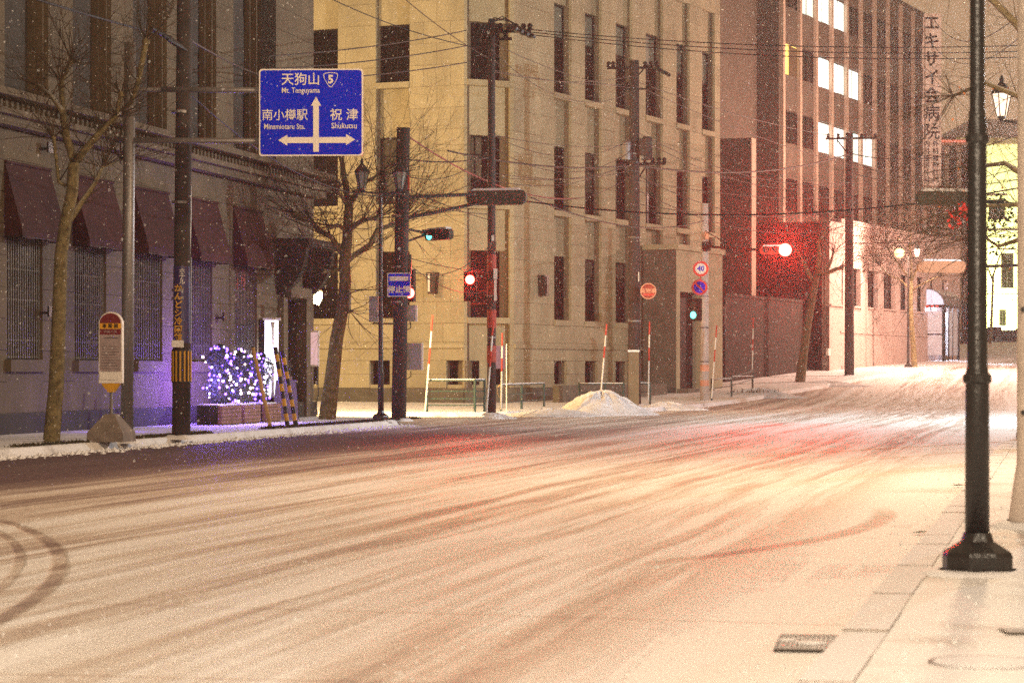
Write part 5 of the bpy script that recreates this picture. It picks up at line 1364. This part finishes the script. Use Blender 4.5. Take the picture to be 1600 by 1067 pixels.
put('snow_crumbs', MB().add(vs, fs).data('snow_crumbs', M['snow']), None, label='loose crumbs of snow along the wheel ridges and both kerbs', category='snow', kind='stuff')

gy = CAMZ*4000/(1005-580)
dg = thing('drain_grate', 'snow dusted iron drain grate in the gutter at the near right kerb', 'drain grate', (wx(1276, gy), gy, .0), -.15)
gw_ = 62/4000*gy
mbg = MB().box(-gw_, gw_, -.35, -.325, -.002, .009).box(-gw_, gw_, .325, .35, -.002, .009).box(-gw_, -gw_+.015, -.325, .325, -.002, .009).box(gw_-.015, gw_, -.325, .325, -.002, .009)
put('frame', mbg.data('grate_frame', M['stonedark']), dg)
bx('pit_shade', dg, -gw_+.015, gw_-.015, -.324, .324, -.002, .003, M['warnblack'])  # flat black sheet paints the darkness of the pit under the bars
nb_ = 15
for k in range(nb_): bx('bar', dg, -gw_+.02+k*(2*gw_-.04)/nb_, -gw_+.02+(k+.40)*(2*gw_-.04)/nb_, -.324, .324, .0035, .0055, M['greysnow'])
for k in range(6): bx('cross_bar', dg, -gw_+.016, gw_-.016, -.30+k*.11, -.255+k*.11, .0058, .0075, M['greysnow'])
put('snow_patch', MB().ball((0, 0, 0), .09, 10, 5, .07).data('snow_patch', M['snow'], True), dg, (-.03, -.03, .009))
put('snow_patch', MB().ball((0, 0, 0), .05, 10, 5, .07).data('snow_patch', M['snow'], True), dg, (-.15, .09, .009))
my = (CAMZ-.13)*4000/(1035-580)
mh = thing('manhole_cover', 'round manhole cover outlined under the snow on the near right pavement', 'manhole cover', (wx(1540, my), my, .132))
vs = []; n = 40
for r in (.225, .24):
    for k in range(n): vs.append((r*math.cos(2*math.pi*k/n), r*math.sin(2*math.pi*k/n), .003))
put('rim_groove', MB().add(vs, [(k, (k+1) % n, (k+1) % n+n, k+n) for k in range(n)]).data('rim_groove', mat('groove', (.24, .19, .17), .9, var=.5, scale=20)), mh)
put('lid', MB().lathe([(.22, -.003), (.215, .004)], 32).data('manhole_lid', M['snow']), mh)
vy = (CAMZ-.13)*4000/(988-580)
vc = thing('valve_cover', 'small square grey valve cover at the right edge of the near pavement', 'utility cover', (wx(1592, vy), vy, .13))
bx('lid', vc, -.07, .09, -.10, .10, .0, .012, M['stone']); bx('rim', vc, -.08, .1, -.11, .11, -.004, .006, M['black'])
for px, py in ((1440, 834), (1497, 760), (1463, 838)):
    Y = CAMZ*4000/(py-580)
    put('fallen_leaf', MB().add([(-.09, 0, .01), (0, -.05, .015), (.1, .0, .02), (0, .05, .012), (0, 0, .03)], [(0, 1, 4), (1, 2, 4), (2, 3, 4), (3, 0, 4)]).data('fallen_leaf', M['leafdark']), None, (wx(px, Y), Y, .0), label={1440: 'dark fallen leaf in the gutter snow left of the near lamp post', 1497: 'flat dark leaf on the road far up beside the right kerb', 1463: 'small dark scrap beside the kerb edge near the fallen leaf'}[px], category='leaf')

# ------------------------------------------------------------------ floodlights on the cream house
fl = thing('floodlight', 'ground floodlight washing the cream house yellow green', 'floodlight', (wx(1535, 197), 197, g(197)))
bx('housing', fl, -.2, .2, -.1, .1, .3, .6, M['black']); bx('stand', fl, -.03, .03, -.03, .03, 0, .3, M['black'])
light('flood_light', (0, -.5, .9), (.95, 1, .38), 30000, .3, fl, spot=150, rot=(math.radians(125), 0, math.radians(-8)))

# ------------------------------------------------------------------ falling snow
R = random.Random(99); vs = []; fs = []
for k in range(26000):
    Y = 13+(R.random()**.7)*82; s = Y/4000
    x = R.uniform(-900, 900)*s*1.25; z = R.uniform(0.02, 1.35+760*s)
    r = R.uniform(.0012, .0040)*(1+Y/50); q = len(vs)
    dx, dy, dz = r, r, r*R.uniform(.8, 1.6)
    vs += [(x+dx, Y, z), (x, Y+dy, z), (x-dx, Y, z), (x, Y-dy, z), (x+r*.3, Y, z+dz), (x-r*.3, Y, z-dz)]
    fs += [(q, q+1, q+4), (q+1, q+2, q+4), (q+2, q+3, q+4), (q+3, q, q+4), (q+1, q, q+5), (q+2, q+1, q+5), (q+3, q+2, q+5), (q, q+3, q+5)]
put('falling_snow', MB().add(vs, fs).data('falling_snow', M['snow']), None, label='fine snowflakes falling over the whole street', category='snow', kind='stuff')
# ------------------------------------------------------------------ snowy air
HAZE = 0.0007
if HAZE:
    hz = bpy.data.materials.new('snowy air'); hz.use_nodes = True; nt = hz.node_tree; nt.nodes.clear()
    o = nt.nodes.new('ShaderNodeOutputMaterial'); v = nt.nodes.new('ShaderNodeVolumePrincipled')
    v.inputs['Density'].default_value = HAZE; v.inputs['Color'].default_value = (.96, .95, .94, 1); v.inputs['Anisotropy'].default_value = .7
    nt.links.new(v.outputs[0], o.inputs['Volume'])
    put('haze', MB().box(-90, 100, -40, 240, -1.2, 27).data('haze', hz), None, label='thin snowy night air filling the street', category='haze', kind='stuff')
